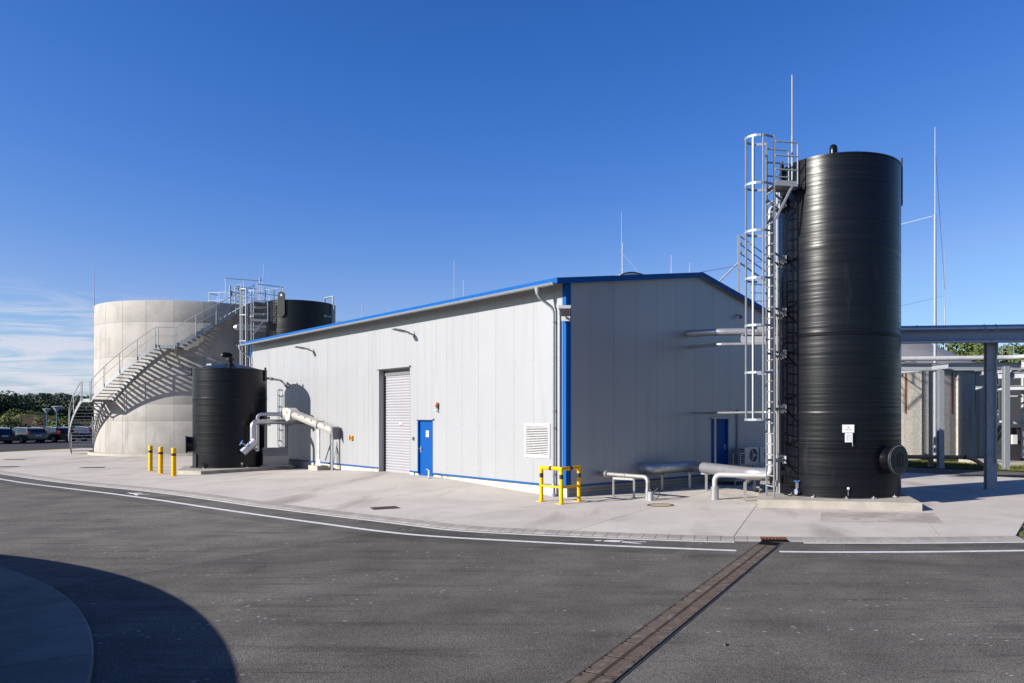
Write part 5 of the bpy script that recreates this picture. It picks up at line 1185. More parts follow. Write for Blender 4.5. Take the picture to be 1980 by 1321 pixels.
# air conditioning units on the gable
for k, (s0, lb) in enumerate(((7.80, 'left of the two white air conditioning units on the gable'), (8.72, 'right of the two white air conditioning units on the gable, behind the ladder'))):
    t = thing('air_conditioner', lb, 'air conditioner', Gb(s0, .4, .5), 'air conditioning units')
    mb = MB(); mb.wbox(Gb, s0, s0 + .82, .30, .62, .56, 1.14); mb.build('casing', ACW, t)
    cf = Gb(s0 + .5, .622, .85); mb = MB(); mb.cyl(cf, cf + nG * .012, .24, 28); mb.build('fan_opening', DARKIN, t)
    for r in (.23, .16, .09): mb = MB(); mb.tube([cf + nG * .018 + (gx * math.cos(q * math.pi / 12) + Z3 * math.sin(q * math.pi / 12)) * r for q in range(25)], .008, 5, False); mb.build('grille_ring', GREY, t)
    mb = MB(); mb.cyl(cf + nG * .012, cf + nG * .03, .05, 12); mb.build('fan_hub', ACW, t)
    for q in range(3): mb = MB(); a = q * 2.094; mb.bar(cf + nG * .014, cf + nG * .014 + (gx * math.cos(a) + Z3 * math.sin(a)) * .21, .07, .004, nG); mb.build('fan_blade', GREY, t)
    for q in range(8): mb = MB(); mb.wbox(Gb, s0 - .004, s0 + .002, .33, .59, .60 + q * .065, .632 + q * .065); mb.build('side_slot', DARKIN, t)
t = thing('unit_stand', 'galvanised stand and rail carrying the air conditioning units', 'stand', Gb(7.6, .5, 0))
for (s0) in (7.52, 7.84, 8.7, 9.6):
    for off in (.3, .62): mb = MB(); mb.bar(Gb(s0, off, -.1), Gb(s0, off, .56 if s0 > 7.7 else .95), .04, .04); mb.build('leg', GALVD, t)
mb = MB(); mb.bar(Gb(7.52, .62, .53), Gb(9.6, .62, .53), .04, .05); mb.bar(Gb(7.52, .3, .53), Gb(9.6, .3, .53), .04, .05); mb.bar(Gb(7.52, .3, .94), Gb(7.52, .62, .94), .04, .04); mb.bar(Gb(7.52, .62, .94), Gb(7.82, .62, .94), .04, .04); mb.build('rail', GALVD, t)
mb = MB(); mb.wbox(Gb, 8.12, 8.26, .012, .07, 1.1, 2.5); tag(mb.build('cable_duct', PVC, None, org=Gb(8.2, .04, 1.1)), 'vertical pale cable duct above the left air conditioning unit', 'cable duct')
ld = thing('door_landing', 'low grated steel landing in front of the gable door', 'landing', Gb(7.1, .6, 0))
mb = MB(); mb.wbox(Gb, 6.4, 7.75, .06, 1.25, .06, .11); mb.build('deck', GALVD, ld)
for s0 in (6.5, 7.65):
    for off in (.15, 1.15): mb = MB(); mb.bar(Gb(s0, off, -.1), Gb(s0, off, .07), .05, .05); mb.build('leg', GALVD, ld)
u_, z_ = wr(1425.5, 612); t = thing('security_camera', 'small grey dome camera high on the gable', 'camera', Gb(u_, 0, z_))
mb = MB(); mb.wbox(Gb, u_ - .05, u_ + .05, 0, .12, z_ + .02, z_ + .08); mb.build('arm', PVC, t); mb = MB(); mb.lathe([(.07, .02), (.07, -.04), (.045, -.09), (.001, -.1)], Gb(u_, .16, z_), 14); mb.build('dome', GREYD, t, True)

# ------------------------------------------------------------------ pipe bridge
BA, BB = V(2.75, 25.15), V(24.0, 22.62); bd = (BB - BA).normalized(); bn = V(bd.y, -bd.x)
def bpt(a, o, z): p = BA + bd * a + bn * o; return V(p.x, p.y, z)
blen = (BB - BA).length
bm_ = thing('pipe_bridge', 'galvanised steel beam bridge carrying pipes from the hall to the right', 'pipe bridge', bpt(0, 0, 4.6))
for o in (-.42, .30):
    mb = MB(); mb.ibeam(bpt(1.0, o, 4.79), bpt(blen, o, 4.79), .16, .30, .016); mb.build('beam', GALVD, bm_)
for k in range(12): mb = MB(); mb.bar(bpt(1.4 + k * 1.7, -.42, 4.9), bpt(1.4 + k * 1.7, .30, 4.9), .08, .1); mb.build('cross_member', GALVD, bm_)
colx = (V(11.565, 23.75) - BA).dot(bd)
def column(label, p, z1, w=.30, rz=0, mat=GALVD, plate=True, name='steel_column'):
    g_ = -.12; t = thing(name, label, 'column', (p[0], p[1], g_)); up = V(math.cos(rz), math.sin(rz), 0)
    mb = MB(); mb.ibeam(V(p[0], p[1], g_), V(p[0], p[1], z1), w, w, .018, up); mb.build('shaft', mat, t)
    if plate: mb = MB(); mb.box((p[0], p[1], g_ + .03), w * 1.35, w * 1.35, .03, rz); mb.build('base_plate', mat, t)
    return t
rzb = math.atan2(bd.y, bd.x)
cq = bpt(colx, -.06, 0)
cmain = column('tall galvanised H-column in front carrying the pipe bridge at the right', (cq.x, cq.y), 4.63, .31, rzb + math.pi / 2)
mb = MB(); mb.bar(bpt(colx, -.6, 4.6), bpt(colx, .55, 4.6), .2, .08); mb.build('head_beam', GALVD, cmain)
column('second H-column of the pipe bridge at the far right', (bpt(blen - .5, -.06, 0).x, bpt(blen - .5, -.06, 0).y), 4.6, .31, rzb + math.pi / 2)
cn_ = thing('cable_conduit', 'thin conduit clipped to the front of the tall H-column', 'conduit', bpt(colx + .1, .2, 0))
mb = MB(); mb.tube([bpt(colx + .09, .17, .75), bpt(colx + .09, .17, 4.1), bpt(colx + .13, .17, 4.25), bpt(colx + .13, .17, 4.6)], .028, 8); mb.build('tube', GALV, cn_, True)
for z in (1.1, 3.75): mb = MB(); mb.bar(bpt(colx - .2, .15, z), bpt(colx + .24, .15, z), .05, .04); mb.build('clip', GALV, cn_)
zt_, zl_ = 5.05, 4.60
gw = Gb((BA - CORNER).dot(WG) - .25, 0, zt_)
pt_ = pipe_thing('insulated_pipe', 'thick silver pipe along the top of the pipe bridge', [V(gw.x, gw.y, zt_), bpt(.25, .12, zt_), bpt(blen, .12, zt_)], .115, ALU, .25, bands=tuple((1, f) for f in (.06, .12, .3, .5, .62, .66, .7)), n=22, bandr=1.12)
gw2 = Gb((BA - CORNER).dot(WG) - .15, 0, zl_)
pipe_thing('steel_pipe', 'thin steel pipe along the lower edge of the pipe bridge', [V(gw2.x, gw2.y, zl_), bpt(.3, .5, zl_), bpt(blen, .5, zl_)], .055, ALU, .12, bands=((1, .05), (1, .47)), n=12, bandr=1.5)
pipe_thing('steel_pipe', 'second steel pipe half hidden behind the thick pipe on the bridge', [bpt(1.2, -.2, 5.02), bpt(blen, -.2, 5.02)], .07, STEEL, .1, n=12)
for f in (1.3, 2.1, 4.9, colx - .25, colx + .1): mb = MB(); mb.box(bpt(f, .12, 4.93), .16, .26, .1, rzb); mb.tube([bpt(f, .12 + .125 * math.cos(q), zt_ + .125 * math.sin(q)) for q in [k * math.pi / 8 for k in range(17)]], .012, 6, False); mb.build('pipe_clamp', GALV, pt_)

# ------------------------------------------------------------------ ribbed round tank and yard at the right
TR, RR, ZR = V(15.5, 47.5, -.1), 6.34, 5.15
rt = thing('ribbed_tank', 'round precast concrete tank with ribs, rust streaks and grey conical cover', 'tank', TR)
mb = MB(); mb.lathe([(RR - .20, -.2), (RR - .20, ZR)], TR, 120); mb.build('core', PRECAST, rt, True)
mb = MB(); mb.lathe([(RR + .12, ZR + .0), (RR + .12, ZR + .1), (RR * .5, ZR + 1.75), (.3, ZR + 3.15), (.001, ZR + 3.2)], TR, 48); mb.build('cover', ROOFG, rt, True)
NP = 17; pa = 2 * math.pi / NP
mb = MB(); ga = .006 / RR
def cpt(a, r, z): return V(r * math.cos(a), r * math.sin(a), z)
prf = [(ga, -.02), (pa * .075, -.02), (pa * .095, -.13), (pa * .3, -.13), (pa * .5, -.13), (pa * .7, -.13), (pa * .905, -.13), (pa * .925, -.02), (pa - ga, -.02), (pa - ga, -.22), (pa * .5, -.22), (ga, -.22)]
def ringpts(z, inner=0): return [cpt(a, RR + o, z) for (a, o) in prf]
b_, t_ = ringpts(-.1), ringpts(ZR - .25); n = len(prf)
mb.add(b_ + t_, [(k, (k + 1) % n, n + (k + 1) % n, n + k) for k in range(n)] + [tuple(range(n)), tuple(range(n, 2 * n))])
ns_ = 6; mb.add([cpt(ga + (pa - 2 * ga) * k / ns_, RR - .022, z) for z in (ZR - .25, ZR) for k in range(ns_ + 1)], [(k, k + 1, ns_ + 2 + k, ns_ + 1 + k) for k in range(ns_)])
pm = mb.mesh('wall_panel', PRECAST)
for k in range(NP): copy_part(pm, 'wall_panel', rt, (0, 0, 0), (0, 0, k * pa + .03))
rs_ = random.Random(3)
for k in range(NP):
    a = k * pa + .03 + pa * rs_.choice((.22, .5, .55, .78)); w = rs_.choice((.013, .007, .005, .010)); h0 = ZR - .3; h1 = rs_.choice((0, .3, 2.5, 1.2)); m = 6; vs = []
    for q in range(m + 1):
        z = h0 + (h1 - h0) * q / m; ww = w * (1 - .45 * abs(q / m - .3)); vs += [TR + cpt(a - ww, RR - .126, z), TR + cpt(a + ww, RR - .126, z)]
    mb = MB(); mb.add(vs, [(2 * q, 2 * q + 1, 2 * q + 3, 2 * q + 2) for q in range(m)]); mb.build('rust_stain', RUSTS, rt)
# steel yard in front of it
cA = V(14.3, 34.5); column('galvanised H-column before the ribbed round tank', (cA.x, cA.y), 4.45, .24, R_(95), GALV)
rk = thing('pipe_rack', 'galvanised cable and pipe rack along the front of the ribbed tank', 'pipe rack', (13, 36, 4.4))
mb = MB(); mb.ibeam(V(7, 36.2, 4.62), V(21.4, 34.3, 4.62), .14, .26); mb.build('beam', GALV, rk)
mb = MB(); mb.bar(V(7, 35.9, 4.42), V(21.4, 34.0, 4.42), .3, .06); mb.build('cable_tray', GALV, rk)
mb = MB(); mb.ibeam(V(13.6, 38.2, 4.55), V(14.45, 34.0, 4.55), .2, .26); mb.build('bracket_beam', GALVD, rk)
mb = MB(); mb.ibeam(V(17.6, 37.5, 4.45), V(18.3, 33.4, 4.45), .2, .26); mb.build('bracket_beam', GALVD, rk)
for k in range(7): mb = MB(); a = V(8.5 + k * 1.9, 36.0 - k * .25, 4.38); mb.bar(a, a + V(.5, -.1, -.0), .08, .05); mb.build('tray_bracket', GALVD, rk)
pipe_thing('steel_pipe', 'pale pipe lying on the rack before the ribbed tank', [V(7, 36.0, 4.95), V(17.5, 34.4, 4.95), V(18.4, 33.6, 4.98), V(23, 30.6, 5.05)], .11, PVC, .4, bands=((0, .6), (0, .92), (1, .5)), n=14)
dg_ = thing('diagonal_beam', 'galvanised beam slanting across the upper right edge', 'beam', (18.5, 33.4, 4.7))
mb = MB(); mb.ibeam(V(17.7, 33.9, 4.62), V(23.5, 29.6, 4.62), .16, .30); mb.build('beam', GALVD, dg_); mb = MB(); mb.bar(V(17.7, 33.6, 4.42), V(23.5, 29.3, 4.42), .3, .06); mb.build('cable_tray', GALVD, dg_)
pipe_thing('drop_pipe', 'white pipe loop hanging down beside the ribbed tank right of its rust streaks', [V(17.35, 36.6, 4.5), V(17.35, 36.6, 2.05), V(17.95, 36.4, 2.0), V(18.3, 36.4, 2.0), V(18.3, 36.4, 4.5)], .06, WHITE, .15, n=12)
yd = thing('pump_skid', 'dark cluttered pump skid with pipes behind the tall H-column', 'pump skid', (19.5, 37, -.1))
mb = MB(); mb.box((20.6, 38.5, .8), 3.2, 1.6, 1.8); mb.build('housing', M('skid_dark', (.05, .05, .052), (.035, .035, .037), ns=2, rough=.5, metal=.4), yd)
mb = MB(); mb.box((21.2, 39.6, 2.6), 3.4, .2, 3.8); mb.build('back_panel', M('skid_panel', (.085, .088, .095), rough=.55, metal=.4), yd)
for (x, y, r) in ((19.6, 37.4, .1), (20.2, 37.6, .07), (20.75, 37.4, .12), (21.4, 37.3, .09), (19.2, 38.0, .06)):
    mb = MB(); mb.tube([V(x, y, .2), V(x, y, 4.4)], r, 12); mb.build('riser_pipe', STEEL, yd, True)
for (z, r) in ((1.95, .09), (3.25, .05)): mb = MB(); mb.tube([V(18.7, 37.0, z), V(22.5, 36.6, z)], r, 10); mb.build('header_pipe', PVC, yd, True)
for (x, z) in ((18.35, 1.35), (18.35, 1.02)): mb = MB(); mb.cyl(V(x, 36.75, z), V(x, 36.6, z), .08, 12); mb.build('red_valve', RED, yd)
mb = MB(); mb.box((18.75, 36.6, 1.15), .22, .2, .45); mb.build('control_box', ACW, yd)
mb = MB(); mb.box((20, 37.6, -.02), 5.5, 3.5, .16); mb.build('skid_base', CONCF, yd)
column('galvanised H-column just right of the tall front column', (16.85, 33.6), 4.5, .24, R_(95), GALV)
column('galvanised H-column at the right picture edge', (17.75, 31.9), 4.5, .26, R_(100), GALVD)
hb = thing('head_beams', 'dark galvanised head beams over the pump skid at the right', 'beam', (18, 33, 4.1))
mb = MB(); mb.ibeam(V(16.7, 34.0, 4.1), V(20.5, 31.7, 4.1), .2, .26); mb.build('beam', GALVD, hb); mb = MB(); mb.ibeam(V(16.6, 36.0, 3.6), V(20.8, 33.4, 3.6), .16, .2); mb.build('beam', GALVD, hb)
rp = at(1938, 690, 44); railing('small roof railing seen behind the pipe bridge at the right', [rp, at(1960, 690, 44), at(1960, 690, 46)], .62, .7)
# ochre pipe barrier
ob = thing('pipe_barrier', 'ochre brown pipe barrier along the lawn before the ribbed tank', 'barrier', (14, 34.8, -.1))
s0, s1, s2 = V(8.0, 37.2, .32), at(1877, 884.5, 34.6), at(1911, 905.5, 33.9)
mb = MB(); mb.tube(fillet([s0, s1, s2], .3), .095, 14); mb.build('rail', BROWNP, ob, True)
for f in (.45, .66, .97): q = s0 + (s1 - s0) * f; d = (s1 - s0).normalized(); mb = MB(); mb.cyl(q - d * .06, q + d * .06, .101, 14); mb.build('sleeve', BLACK, ob)
q = s0 + (s1 - s0) * .79; mb = MB(); mb.bar(V(q.x, q.y, -.12), V(q.x, q.y, q.z - .05), .2, .2); mb.build('post', BROWNP, ob)

# ------------------------------------------------------------------ lightning rods, masts and wires
def rod(label, p, z1, r0=.02, r1=.008, z0=None, group='lightning rods on the hall roof', steps=None, name='lightning_rod'):
    t = thing(name, label, 'lightning rod', (p[0], p[1], z0), group); mid = z0 + (z1 - z0) * .45
    mb = MB(); mb.cyl(V(p[0], p[1], z0), V(p[0], p[1], mid), r0, 8); mb.build('lower_rod', GALV, t); mb = MB(); mb.cyl(V(p[0], p[1], mid), V(p[0], p[1], z1), r1, 8); mb.build('tip_rod', GALV, t)
    mb = MB(); mb.box((p[0], p[1], z0 + .03), .16, .16, .06); mb.build('foot', CONCF, t)
for (px, lb) in ((1334, 'short lightning rod on the ridge nearest the gable peak'), (1298, 'second lightning rod from the gable peak'), (1204, 'lightning rod in front of the barrel rooflight'), (896, 'lightning rod on the middle of the hall ridge'), (700, 'lightning rod on the far end of the hall ridge')):
    k = (px - CX) / FPX; rp_ = CORNER + WG * S_RIDGE; w = (k * rp_.y - rp_.x) / (WD.x - k * WD.y); q = rp_ + WD * w; z1 = 8.85 if px < 1250 else (8.0 if px == 1298 else 7.62)
    rod(lb, q, z1, .017, .012, 7.15)
for (px, py, Y, pb, lb, r) in ((878, 503, 62, 800, 'slim tall mast far behind the hall roof', .05), (1202, 410, 60, 800, 'tall slim mast behind the rooflight', .05), (1827, 485, 62, 860, 'thin tall mast behind the ribbed tank', .06)):
    p = at(px, py, Y); t = thing('lightning_mast', lb, 'mast', (p.x, p.y, -.2), 'lightning masts'); h = p.z
    mb = MB(); mb.cyl(V(p.x, p.y, -.3), V(p.x, p.y, h * .7), r, 10, r * .7); mb.build('lower_pole', GALV, t); mb = MB(); mb.cyl(V(p.x, p.y, h * .7), V(p.x, p.y, h), r * .45, 8, r * .25); mb.build('upper_pole', GALV, t)
p = at(1808, 246, 40); mt = thing('lightning_mast', 'thick galvanised lightning mast standing before the ribbed tank', 'mast', (p.x, p.y, -.1), 'lightning masts')
mb = MB(); mb.cyl(V(p.x, p.y, -.1), V(p.x, p.y, 6), .085, 14); mb.cyl(V(p.x, p.y, 6), V(p.x, p.y, 13), .085, 14, .06); mb.build('lower_pole', GALV, mt); mb = MB(); mb.cyl(V(p.x, p.y, 13), V(p.x, p.y, p.z), .03, 10, .015); mb.build('upper_pole', GALV, mt)
mb = MB(); mb.lathe([(.3, 0), (.3, .04), (.12, .05), (.1, .3)], (p.x, p.y, -.1), 14); mb.build('foot_flange', GALV, mt)
def wire(label, a, b, sag=.3, r=.011):
    pts = [a + (b - a) * (k / 16) - V(0, 0, sag * 4 * (k / 16) * (1 - k / 16)) for k in range(17)]; mb = MB(); mb.tube(pts, r, 5); tag(mb.build('catenary_wire', GALV, None, True, org=a), label, 'wire')
m1202 = at(1202, 490, 60)
wire('lightning wire from the thick mast to the left behind the tall tank', at(1803, 418, 40), at(1500, 497, 46), .0)
wire('lightning wire running from the gable peak to the upper right', at(1352, 527, 30), at(1505, 500, 44), .0)
wire('lower lightning wire between the two right masts and the tall tank', at(1826, 572, 60), at(1690, 604, 48), .0)
wire('guy wire slanting down from the mast behind the rooflight', at(1203, 489, 60), at(1236, 528, 56), .0, .016)
wire('steep wire between the tops of the two right-hand masts', at(1809, 300, 40.5), at(1827, 560, 61.5), .0, .012)
p = ca(phi_at(181.5, RC) , RC - .1, 0); lt = at(182, 517, p.y); rod('thin lightning rod on the left rim of the concrete tank', (lt.x, p.y), lt.z, .02, .014, ZT - .4, None)
p = ca(p5 + 4, RC - .6, 0); lt = at(509.5, 512, p.y); rod('lightning rod rising above the stair-top landing', (lt.x, p.y), lt.z, .025, .018, ZT + .07, None)
lt = at(645.5, 568, 46.4); rod('short lightning rod beside the rim of the far black tank', (lt.x, 46.4), lt.z, .02, .012, 8.6, None)
p = LADP + V(.85, .1) - rung_dir * -.1; lt = at(1536, 145, p.y); rod('tall white lightning rod fixed to the ladder landing of the tall tank', (lt.x - .06, p.y), lt.z, .026, .02, 8.42, None)
lt = at(878, 503, 62)

# roof access railing beyond the hall's rear slope
a0 = Gb(S_RIDGE + 2.0, -5.2, 0); 
def rpt(px, py, Y): return at(px, py, Y)
ra = thing('roof_stair_railing', 'galvanised railing of the access stair behind the hall roof', 'railing', at(1395, 545, 36))
A0, A1, A2, A3 = at(1389, 546, 35), at(1428.5, 507, 35), at(1476, 540, 36.5), at(1503, 560, 37.2); hh = at(0, 559, 35).z - at(0, 507, 35).z
mb = MB(); mb.tube([A0, A1, A2, A3], .04, 8); mb.build('top_rail', GALV, ra, True)
for f in (.36, .70, 1.0):
    mb = MB(); dz = hh * f; k_ = min(1, dz / (A1.z - A0.z)); mb.tube([A1 + (A0 - A1) * k_ - V(0, 0, max(0, dz - (A1.z - A0.z))), A1 - V(0, 0, dz), A2 - V(0, 0, dz), A3 - V(0, 0, dz)], .03, 8); mb.build('rail', GALV, ra, True)
for q in (A1, A2, A3, (A1 + A2) / 2): mb = MB(); mb.bar(q, q - V(0, 0, hh + .02), .06, .05, V(1, 0, 0)); mb.build('post', GALV, ra)
mb = MB(); mb.bar(A1 - V(0, 0, hh), A1 - V(0, 0, 7), .12, .12, V(1, 0, 0)); mb.bar(A3 - V(0, 0, hh), A3 - V(0, 0, 6), .12, .12, V(1, 0, 0)); mb.build('support_post', GALV, ra)
rb_ = railing('lower galvanised railing behind the hall right of the roof edge', [at(1450, 598, 36), at(1502, 598, 38)], 1.2, .55, (.66, .33))

# ------------------------------------------------------------------ vegetation
def leaves(mb, rr, c, rad, n, size, flat=0):
    c = Vector(c)
    for _ in range(n):
        while True:
            d = V(rr.uniform(-1, 1), rr.uniform(-1, 1), rr.uniform(-1, 1))
            if .05 < d.length < 1: break
        d = d.normalized() * (d.length ** .35)
        p = c + V(d.x * rad[0], d.y * rad[1], d.z * rad[2]); s = size * rr.uniform(.6, 1.35)
        nrm_ = (d + V(rr.uniform(-.8, .8), rr.uniform(-.8, .8), rr.uniform(-.5, .9))).normalized()
        a = nrm_.cross(V(rr.uniform(-1, 1), rr.uniform(-1, 1), rr.uniform(-1, 1)))
        if a.length < .01: continue
        a.normalize(); b = nrm_.cross(a)
        mb.add([p - a * s * .5, p + b * s * .32, p + a * s * .5, p - b * s * .32], [(0, 1, 2, 3)])
def tree(label, base, h, w, mat, seed, lobes=9, n=170, size=.5, trunk_h=.35, name='tree', group=None, cat='tree', squash=.8):
    rr = random.Random(seed); t = thing(name, label, cat, base, group); b = Vector(base)
    mb = MB(); mb.tube([b, b + V(.1, 0, h * .3), b + V(.15, .1, h * .75)], [w * .06, w * .045, w * .015], 8)
    cr_ = MB()
    for k in range(lobes):
        a = rr.uniform(0, 6.28); f = rr.uniform(trunk_h, .88); rad = w * .5 * (1 - abs(f - .5) * .8) * rr.uniform(.25, .85)
        c = b + V(math.cos(a) * rad, math.sin(a) * rad, h * f); lr = w * rr.uniform(.17, .27)
        leaves(cr_, rr, c, (lr, lr, lr * squash), n, size)
        mb.tube([b + V(.1, .05, h * min(f * .7, .6)), c], [w * .02, w * .006], 5)
    mb.build('trunk', BARK, t, True); cr_.build('crown', mat, t); return t
def shrub(label, base, h, w, mat, seed, n=500, size=.28, group='shrubs beyond the car park'):
    rr = random.Random(seed); t = thing('shrub', label, 'shrub', base, group); b = Vector(base); mb = MB()
    for k in range(6):
        a = rr.uniform(0, 6.28); r_ = w * rr.uniform(.05, .3); leaves(mb, rr, b + V(math.cos(a) * r_, math.sin(a) * r_, h * rr.uniform(.35, .68)), (w * .26, w * .26, h * .36), n // 6, size)
    mb.build('foliage', mat, t); st_ = MB(); st_.tube([b - V(0, 0, .2), b + V(0, 0, h * .5)], [.06, .02], 6); st_.build('stem', BARK, t); return t
# right-hand trees
tree('broadleaf tree behind the ribbed tank, seen left of the H-column', at(1868, 800, 74) * 1 + V(0, 0, -2.8), 10.2, 8.0, LEAF_M, 21, 16, 260, .42, .35)
tree('broadleaf tree behind the pipe bridge, partly hidden by the H-column', at(1903, 800, 77) + V(0, 0, -2.8), 10.6, 7.0, LEAF_M, 22, 16, 260, .42, .35)
tree('tree crown at the right picture edge above the beams', at(1985, 800, 74) + V(0, 0, -2.8), 10.4, 6.5, LEAF_M, 23, 16, 260, .42, .35)
# wooded rise on the left
def hz_(x, y): return -.6 + 9.5 * ss(150, 330, y) 
hill = struct(sheet('hill', M('wood_floor', (.022, .03, .014), (.03, .036, .018), ns=.1, rough=1), -420, -40, 125, 420, 30, 30, lambda x, y: -.6 + 7.0 * ss(150, 320, y)))
fr = random.Random(11); fm = MB(); fb_ = MB()
for k in range(430):
    Y = fr.uniform(190, 330); px = fr.uniform(-140, 330); x = (px - CX) / FPX * Y; zb = -.6 + 7.0 * ss(150, 320, Y); h = fr.uniform(5.0, 7.6) * (1.0 + .28 * (Y - 190) / 140); w = fr.uniform(3.2, 5.5)
    target = CAMZ + (HZ - 764 - 3 * math.sin(px * .05) - 2 * math.sin(px * .13 + Y)) / FPX * Y
    h = min(h, target - zb + fr.uniform(-.3, .6)) if target - zb > 2.5 else 2.6
    for q in range(4):
        a = fr.uniform(0, 6.28); leaves(fm, fr, (x + math.cos(a) * w * .2, Y + math.sin(a) * w * .2, zb + h * fr.uniform(.55, .86)), (w * .34, w * .34, h * .17), 40, .7)
    fb_.tube([V(x, Y, zb - .2), V(x, Y, zb + h * .7)], [.16, .08], 5)
fo = thing('forest', 'far pine wood covering the low rise on the left horizon', 'forest'); fo['kind'] = 'stuff'
fm.build('crown', LEAF_P, fo, kind='stuff'); fb_.build('trunk', BARK, fo, kind='stuff')
for k, (px, Y, ytop, w, lb, m_) in enumerate(((-25, 118, 756, 13, 'dark broadleaf tree at the left picture edge', LEAF_D), (15, 124, 760, 12, 'large dark broadleaf tree second from the left edge', LEAF_D), (52, 132, 769, 12, 'dark broadleaf tree above the small street lamp', LEAF_D), (88, 140, 772, 11, 'rounded tree just behind the two street lamps', LEAF_D), (120, 128, 783, 9, 'lower dark tree right of the street lamps', LEAF_D), (152, 150, 776, 11, 'dark tree seen through the stair railing', LEAF_D), (185, 140, 785, 9, 'dark tree half hidden by the concrete tank', LEAF_D))):
    p = at(px, ytop, Y); tree(lb, (p.x, Y, -.5), (p.z + .5) * .90, w * .85, m_, 40 + k, 20, 460, .42, .2, group='trees beyond the car park')
md = []
for j in range(9):
    for i in range(15):
        x = -110 + i * 3.6; y = 88 + j * 3.4; r = math.exp(-((x + 80) / 9) ** 2 - ((y - 102) / 7) ** 2); md.append((x, y, -.45 + 3.1 * r + .35 * math.sin(x * 1.3) * r + .25 * math.cos(y * 1.7 + x) * r))
mb = MB().add(md, [(j * 15 + i, j * 15 + i + 1, (j + 1) * 15 + i + 1, (j + 1) * 15 + i) for j in range(8) for i in range(14)])
struct(mb.build('earth_mound', SOIL, None, True))
sl_ = ((-8, 92, 801, 8, 'pale green shrub at the left picture edge', LEAF_L), (14, 93, 797, 7, 'light green shrub above the left grey car', LEAF_L), (30, 100, 799, 5, 'yellowish shrub left of the bare earth', LEAF_L), (57, 108, 788, 7, 'tall green shrub on top of the earth mound', LEAF_M), (72, 110, 792, 6, 'green shrub right of the mound top', LEAF_M), (82, 103, 801, 6, 'shrub beside the nearer street lamp', LEAF_M), (99, 99, 803, 5, 'shrub between the two street lamps', LEAF_M), (117, 100, 802, 6, 'olive shrub right of the taller street lamp', LEAF_M), (132, 98, 804, 6, 'olive shrub left of the stair', LEAF_M), (5, 88, 815, 6, 'dark low shrub behind the leftmost car', LEAF_D), (26, 88, 817, 7, 'dark low shrub behind the grey estate car', LEAF_D), (150, 104, 812, 7, 'bright shrub behind the stair treads', LEAF_L), (168, 104, 811, 7, 'bright shrub behind the stair beside the tank', LEAF_L), (186, 104, 812, 7, 'bright shrub hidden mostly by the concrete tank', LEAF_L))
for k, (px, Y, yt, w, lb, m_) in enumerate(sl_):
    p = at(px, yt, Y); shrub(lb, (p.x, Y, -.4 if Y < 95 or px > 95 else .2), (p.z + .4 - (.6 if 95 < Y < 112 and px < 95 else 0)) * .95, w * .72, m_, 70 + k, 3000, .2)

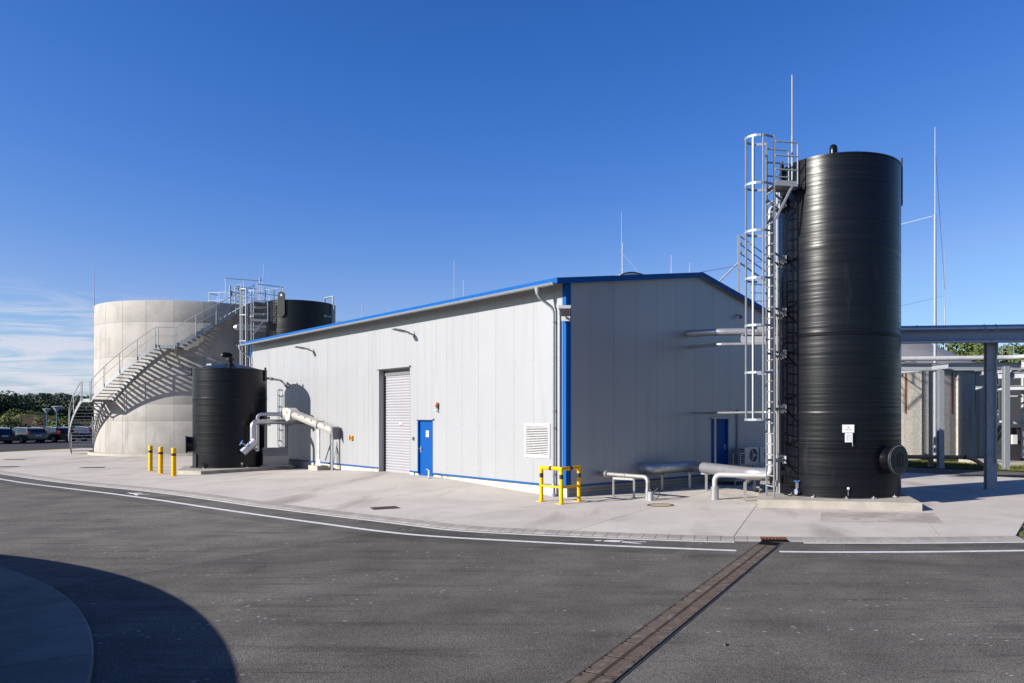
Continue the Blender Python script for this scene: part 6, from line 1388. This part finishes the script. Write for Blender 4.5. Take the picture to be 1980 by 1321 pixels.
# ------------------------------------------------------------------ parked cars and lamps on the left
def loft(mb, secs, close=True):
    n = len(secs[0]); vs = [p for s_ in secs for p in s_]; m = len(secs)
    fs = [(i * n + k, i * n + (k + 1) % n, (i + 1) * n + (k + 1) % n, (i + 1) * n + k) for i in range(m - 1) for k in range(n)] + [tuple(range(n)), tuple((m - 1) * n + k for k in range(n))]
    return mb.add(vs, fs)
def car(label, loc, heading, paint, estate=True):
    t = thing('parked_car', label, 'car', (0, 0, 0), 'cars in the car park')
    def sec(x, w, zb, zs, zt): return [V(x, -w, zb + .08), V(x, -w * .92, zb), V(x, w * .92, zb), V(x, w, zb + .08), V(x, w * 1.0, zs), V(x, w * .96, zt), V(x, w * .6, zt + .02), V(x, -w * .6, zt + .02), V(x, -w * .96, zt), V(x, -w, zs)]
    mb = MB(); loft(mb, [sec(-2.36, .78, .42, .62, .86), sec(-2.30, .88, .30, .66, .98), sec(-1.9, .91, .22, .7, 1.0), sec(-.6, .92, .2, .7, .97), sec(.7, .92, .2, .7, .93), sec(1.2, .91, .2, .68, .90), sec(2.0, .88, .24, .62, .78), sec(2.3, .80, .3, .55, .68), sec(2.38, .66, .38, .5, .6)]); mb.build('body', CARS[paint], t, True)
    back = -2.16 if estate else -1.75
    def gs_(x, w, zt): return [V(x, -w, .93), V(x, w, .93), V(x, w * .86, zt), V(x, -w * .86, zt)]
    mb = MB(); loft(mb, [gs_(back - .14, .80, .96), gs_(back + .14, .80, 1.30), gs_(back + .45, .82, 1.40), gs_(-.3, .83, 1.44), gs_(.35, .82, 1.40), gs_(1.08, .78, .96)]); gr = mb.build('window', GLASS, t)
    mb = MB(); loft(mb, [[V(x, -w, z), V(x, w, z), V(x, w, z + .03), V(x, -w, z + .03)] for (x, w, z) in ((back + .06, .69, 1.31), (back + .45, .71, 1.40), (-.3, .72, 1.44), (.40, .70, 1.39))]); mb.build('roof', CARS[paint], t, True)
    for s_ in (-1, 1):
        for (a, b) in ((back - .05, back + .3), (-.55, -.45), (.35, 1.05)):
            mb = MB(); mb.hexa([V(a, s_ * .835, .93), V(a + .12, s_ * .835, .93), V(a + .12, s_ * .845, .93), V(a, s_ * .845, .93), V(b - .05, s_ * .70, 1.42), V(b + .06, s_ * .70, 1.42), V(b + .06, s_ * .725, 1.42), V(b - .05, s_ * .725, 1.42)]); mb.build('pillar', CARS[paint], t)
        mb = MB(); mb.tube([V(back + .3, s_ * .66, 1.43), V(-.2, s_ * .67, 1.5), V(.2, s_ * .66, 1.44)], .018, 6); mb.build('roof_rail', GALV, t)
        mb = MB(); mb.hexa([V(-2.34, s_ * .60, .72), V(-2.20, s_ * .89, .72), V(-2.18, s_ * .90, .98), V(-2.28, s_ * .72, .98), V(-2.36, s_ * .61, .80), V(-2.22, s_ * .91, .80), V(back - .12, s_ * .80, 1.16), V(back - .17, s_ * .68, 1.16)]); mb.build('tail_light', RED, t)
        for x in (-1.42, 1.42):
            wc = V(x, s_ * .82, .33); ax_ = V(0, s_ * .1, 0); mb = MB(); mb.cyl(wc - ax_ * 1.1, wc + ax_ * 1.0, .335, 22); wo = mb.build('wheel', RUBBER, t, True)
            mb = MB(); mb.cyl(wc + ax_ * .8, wc + ax_ * 1.02, .23, 20); mb.build('rim_dish', GREYD, wo)
            for q in range(5): a = q * 1.2566; mb = MB(); e_ = V(math.cos(a), 0, math.sin(a)); mb.bar(wc + ax_ * 1.05, wc + ax_ * 1.05 + e_ * .22, .075, .02, V(0, 1, 0)); mb.build('rim_spoke', ALU, wo)
        mb = MB(); mb.box((.75, s_ * .98, 1.0), .16, .16, .12); mb.build('mirror', CARS[paint], t)
    mb = MB(); mb.box((-2.375, 0, .72), .02, .52, .11); mb.build('number_plate', WHITE, t)
    mb = MB(); mb.box((-2.34, 0, .40), .1, 1.55, .12); mb.build('bumper_insert', BLACK, t)
    return place(t, loc, heading)
hd_ = R_(157); perp = V(.391, .92)
c0 = at(41, 857, 71.5)
for k, (j, paint, est, lb) in enumerate(((-1, 'navy', True, 'dark car cut by the left picture edge'), (0, 'grey', True, 'grey estate car with red tail lights in the front row'), (1, 'black', False, 'black car next to the grey estate car'), (2, 'blue', True, 'dark blue car behind the stair, front row'), (3, 'black', True, 'black car half hidden by the stair and concrete tank'))):
    p = V(c0.x - .6, c0.y + 1.0) + perp * (j * 2.75); car(lb, (p.x, p.y, -.2), hd_, paint, est)
for k, (j, paint, lb) in enumerate(((1.2, 'blue', 'blue estate car in the rear row left of the lamps'), (2.2, 'navy', 'navy estate car in the rear row behind the lamps'), (3.3, 'blue', 'blue estate car in the rear row seen through the stair'), (4.3, 'navy', 'dark car in the rear row next to the concrete tank'))):
    p = V(c0.x - .2, c0.y + 8.5) + perp * (j * 2.7); car(lb, (p.x, p.y, -.1), hd_ + R_(4), paint, True)
def lamp(px, ytop, Y, s, lb):
    p = at(px, ytop, Y); t = thing('street_lamp', lb, 'street lamp', (p.x, p.y, -.25), 'post-top lamps of the car park'); h = p.z; c = V(p.x, p.y, 0)
    mb = MB(); mb.cyl(V(p.x, p.y, -.3), V(p.x, p.y, h - .5 * s), .075 * s, 12, .055 * s); mb.build('post', M('blue_post', (.03, .10, .20), rough=.45), t, True)
    mb = MB(); mb.lathe([(.10 * s, -.55 * s), (.40 * s, -.08 * s)], (p.x, p.y, h), 20); mb.build('lamp_shade', M('lamp_glass', (.42, .47, .52), rough=.15), t, True)
    mb = MB(); mb.lathe([(.44 * s, -.09 * s), (.46 * s, -.04 * s), (.30 * s, .01 * s), (.001, .02 * s)], (p.x, p.y, h), 20); mb.build('lamp_cap', M('lamp_cap', (.40, .46, .52), rough=.4), t, True)
    mb = MB(); mb.cyl(V(p.x, p.y, h - .5 * s), V(p.x, p.y, h - .15 * s), .04 * s, 8); mb.build('lamp_core', PVC, t)
lamp(90.5, 790.5, 83, .85, 'shorter blue street lamp in the car park'); lamp(110, 785.5, 74, .95, 'taller blue street lamp with wide head in the car park')
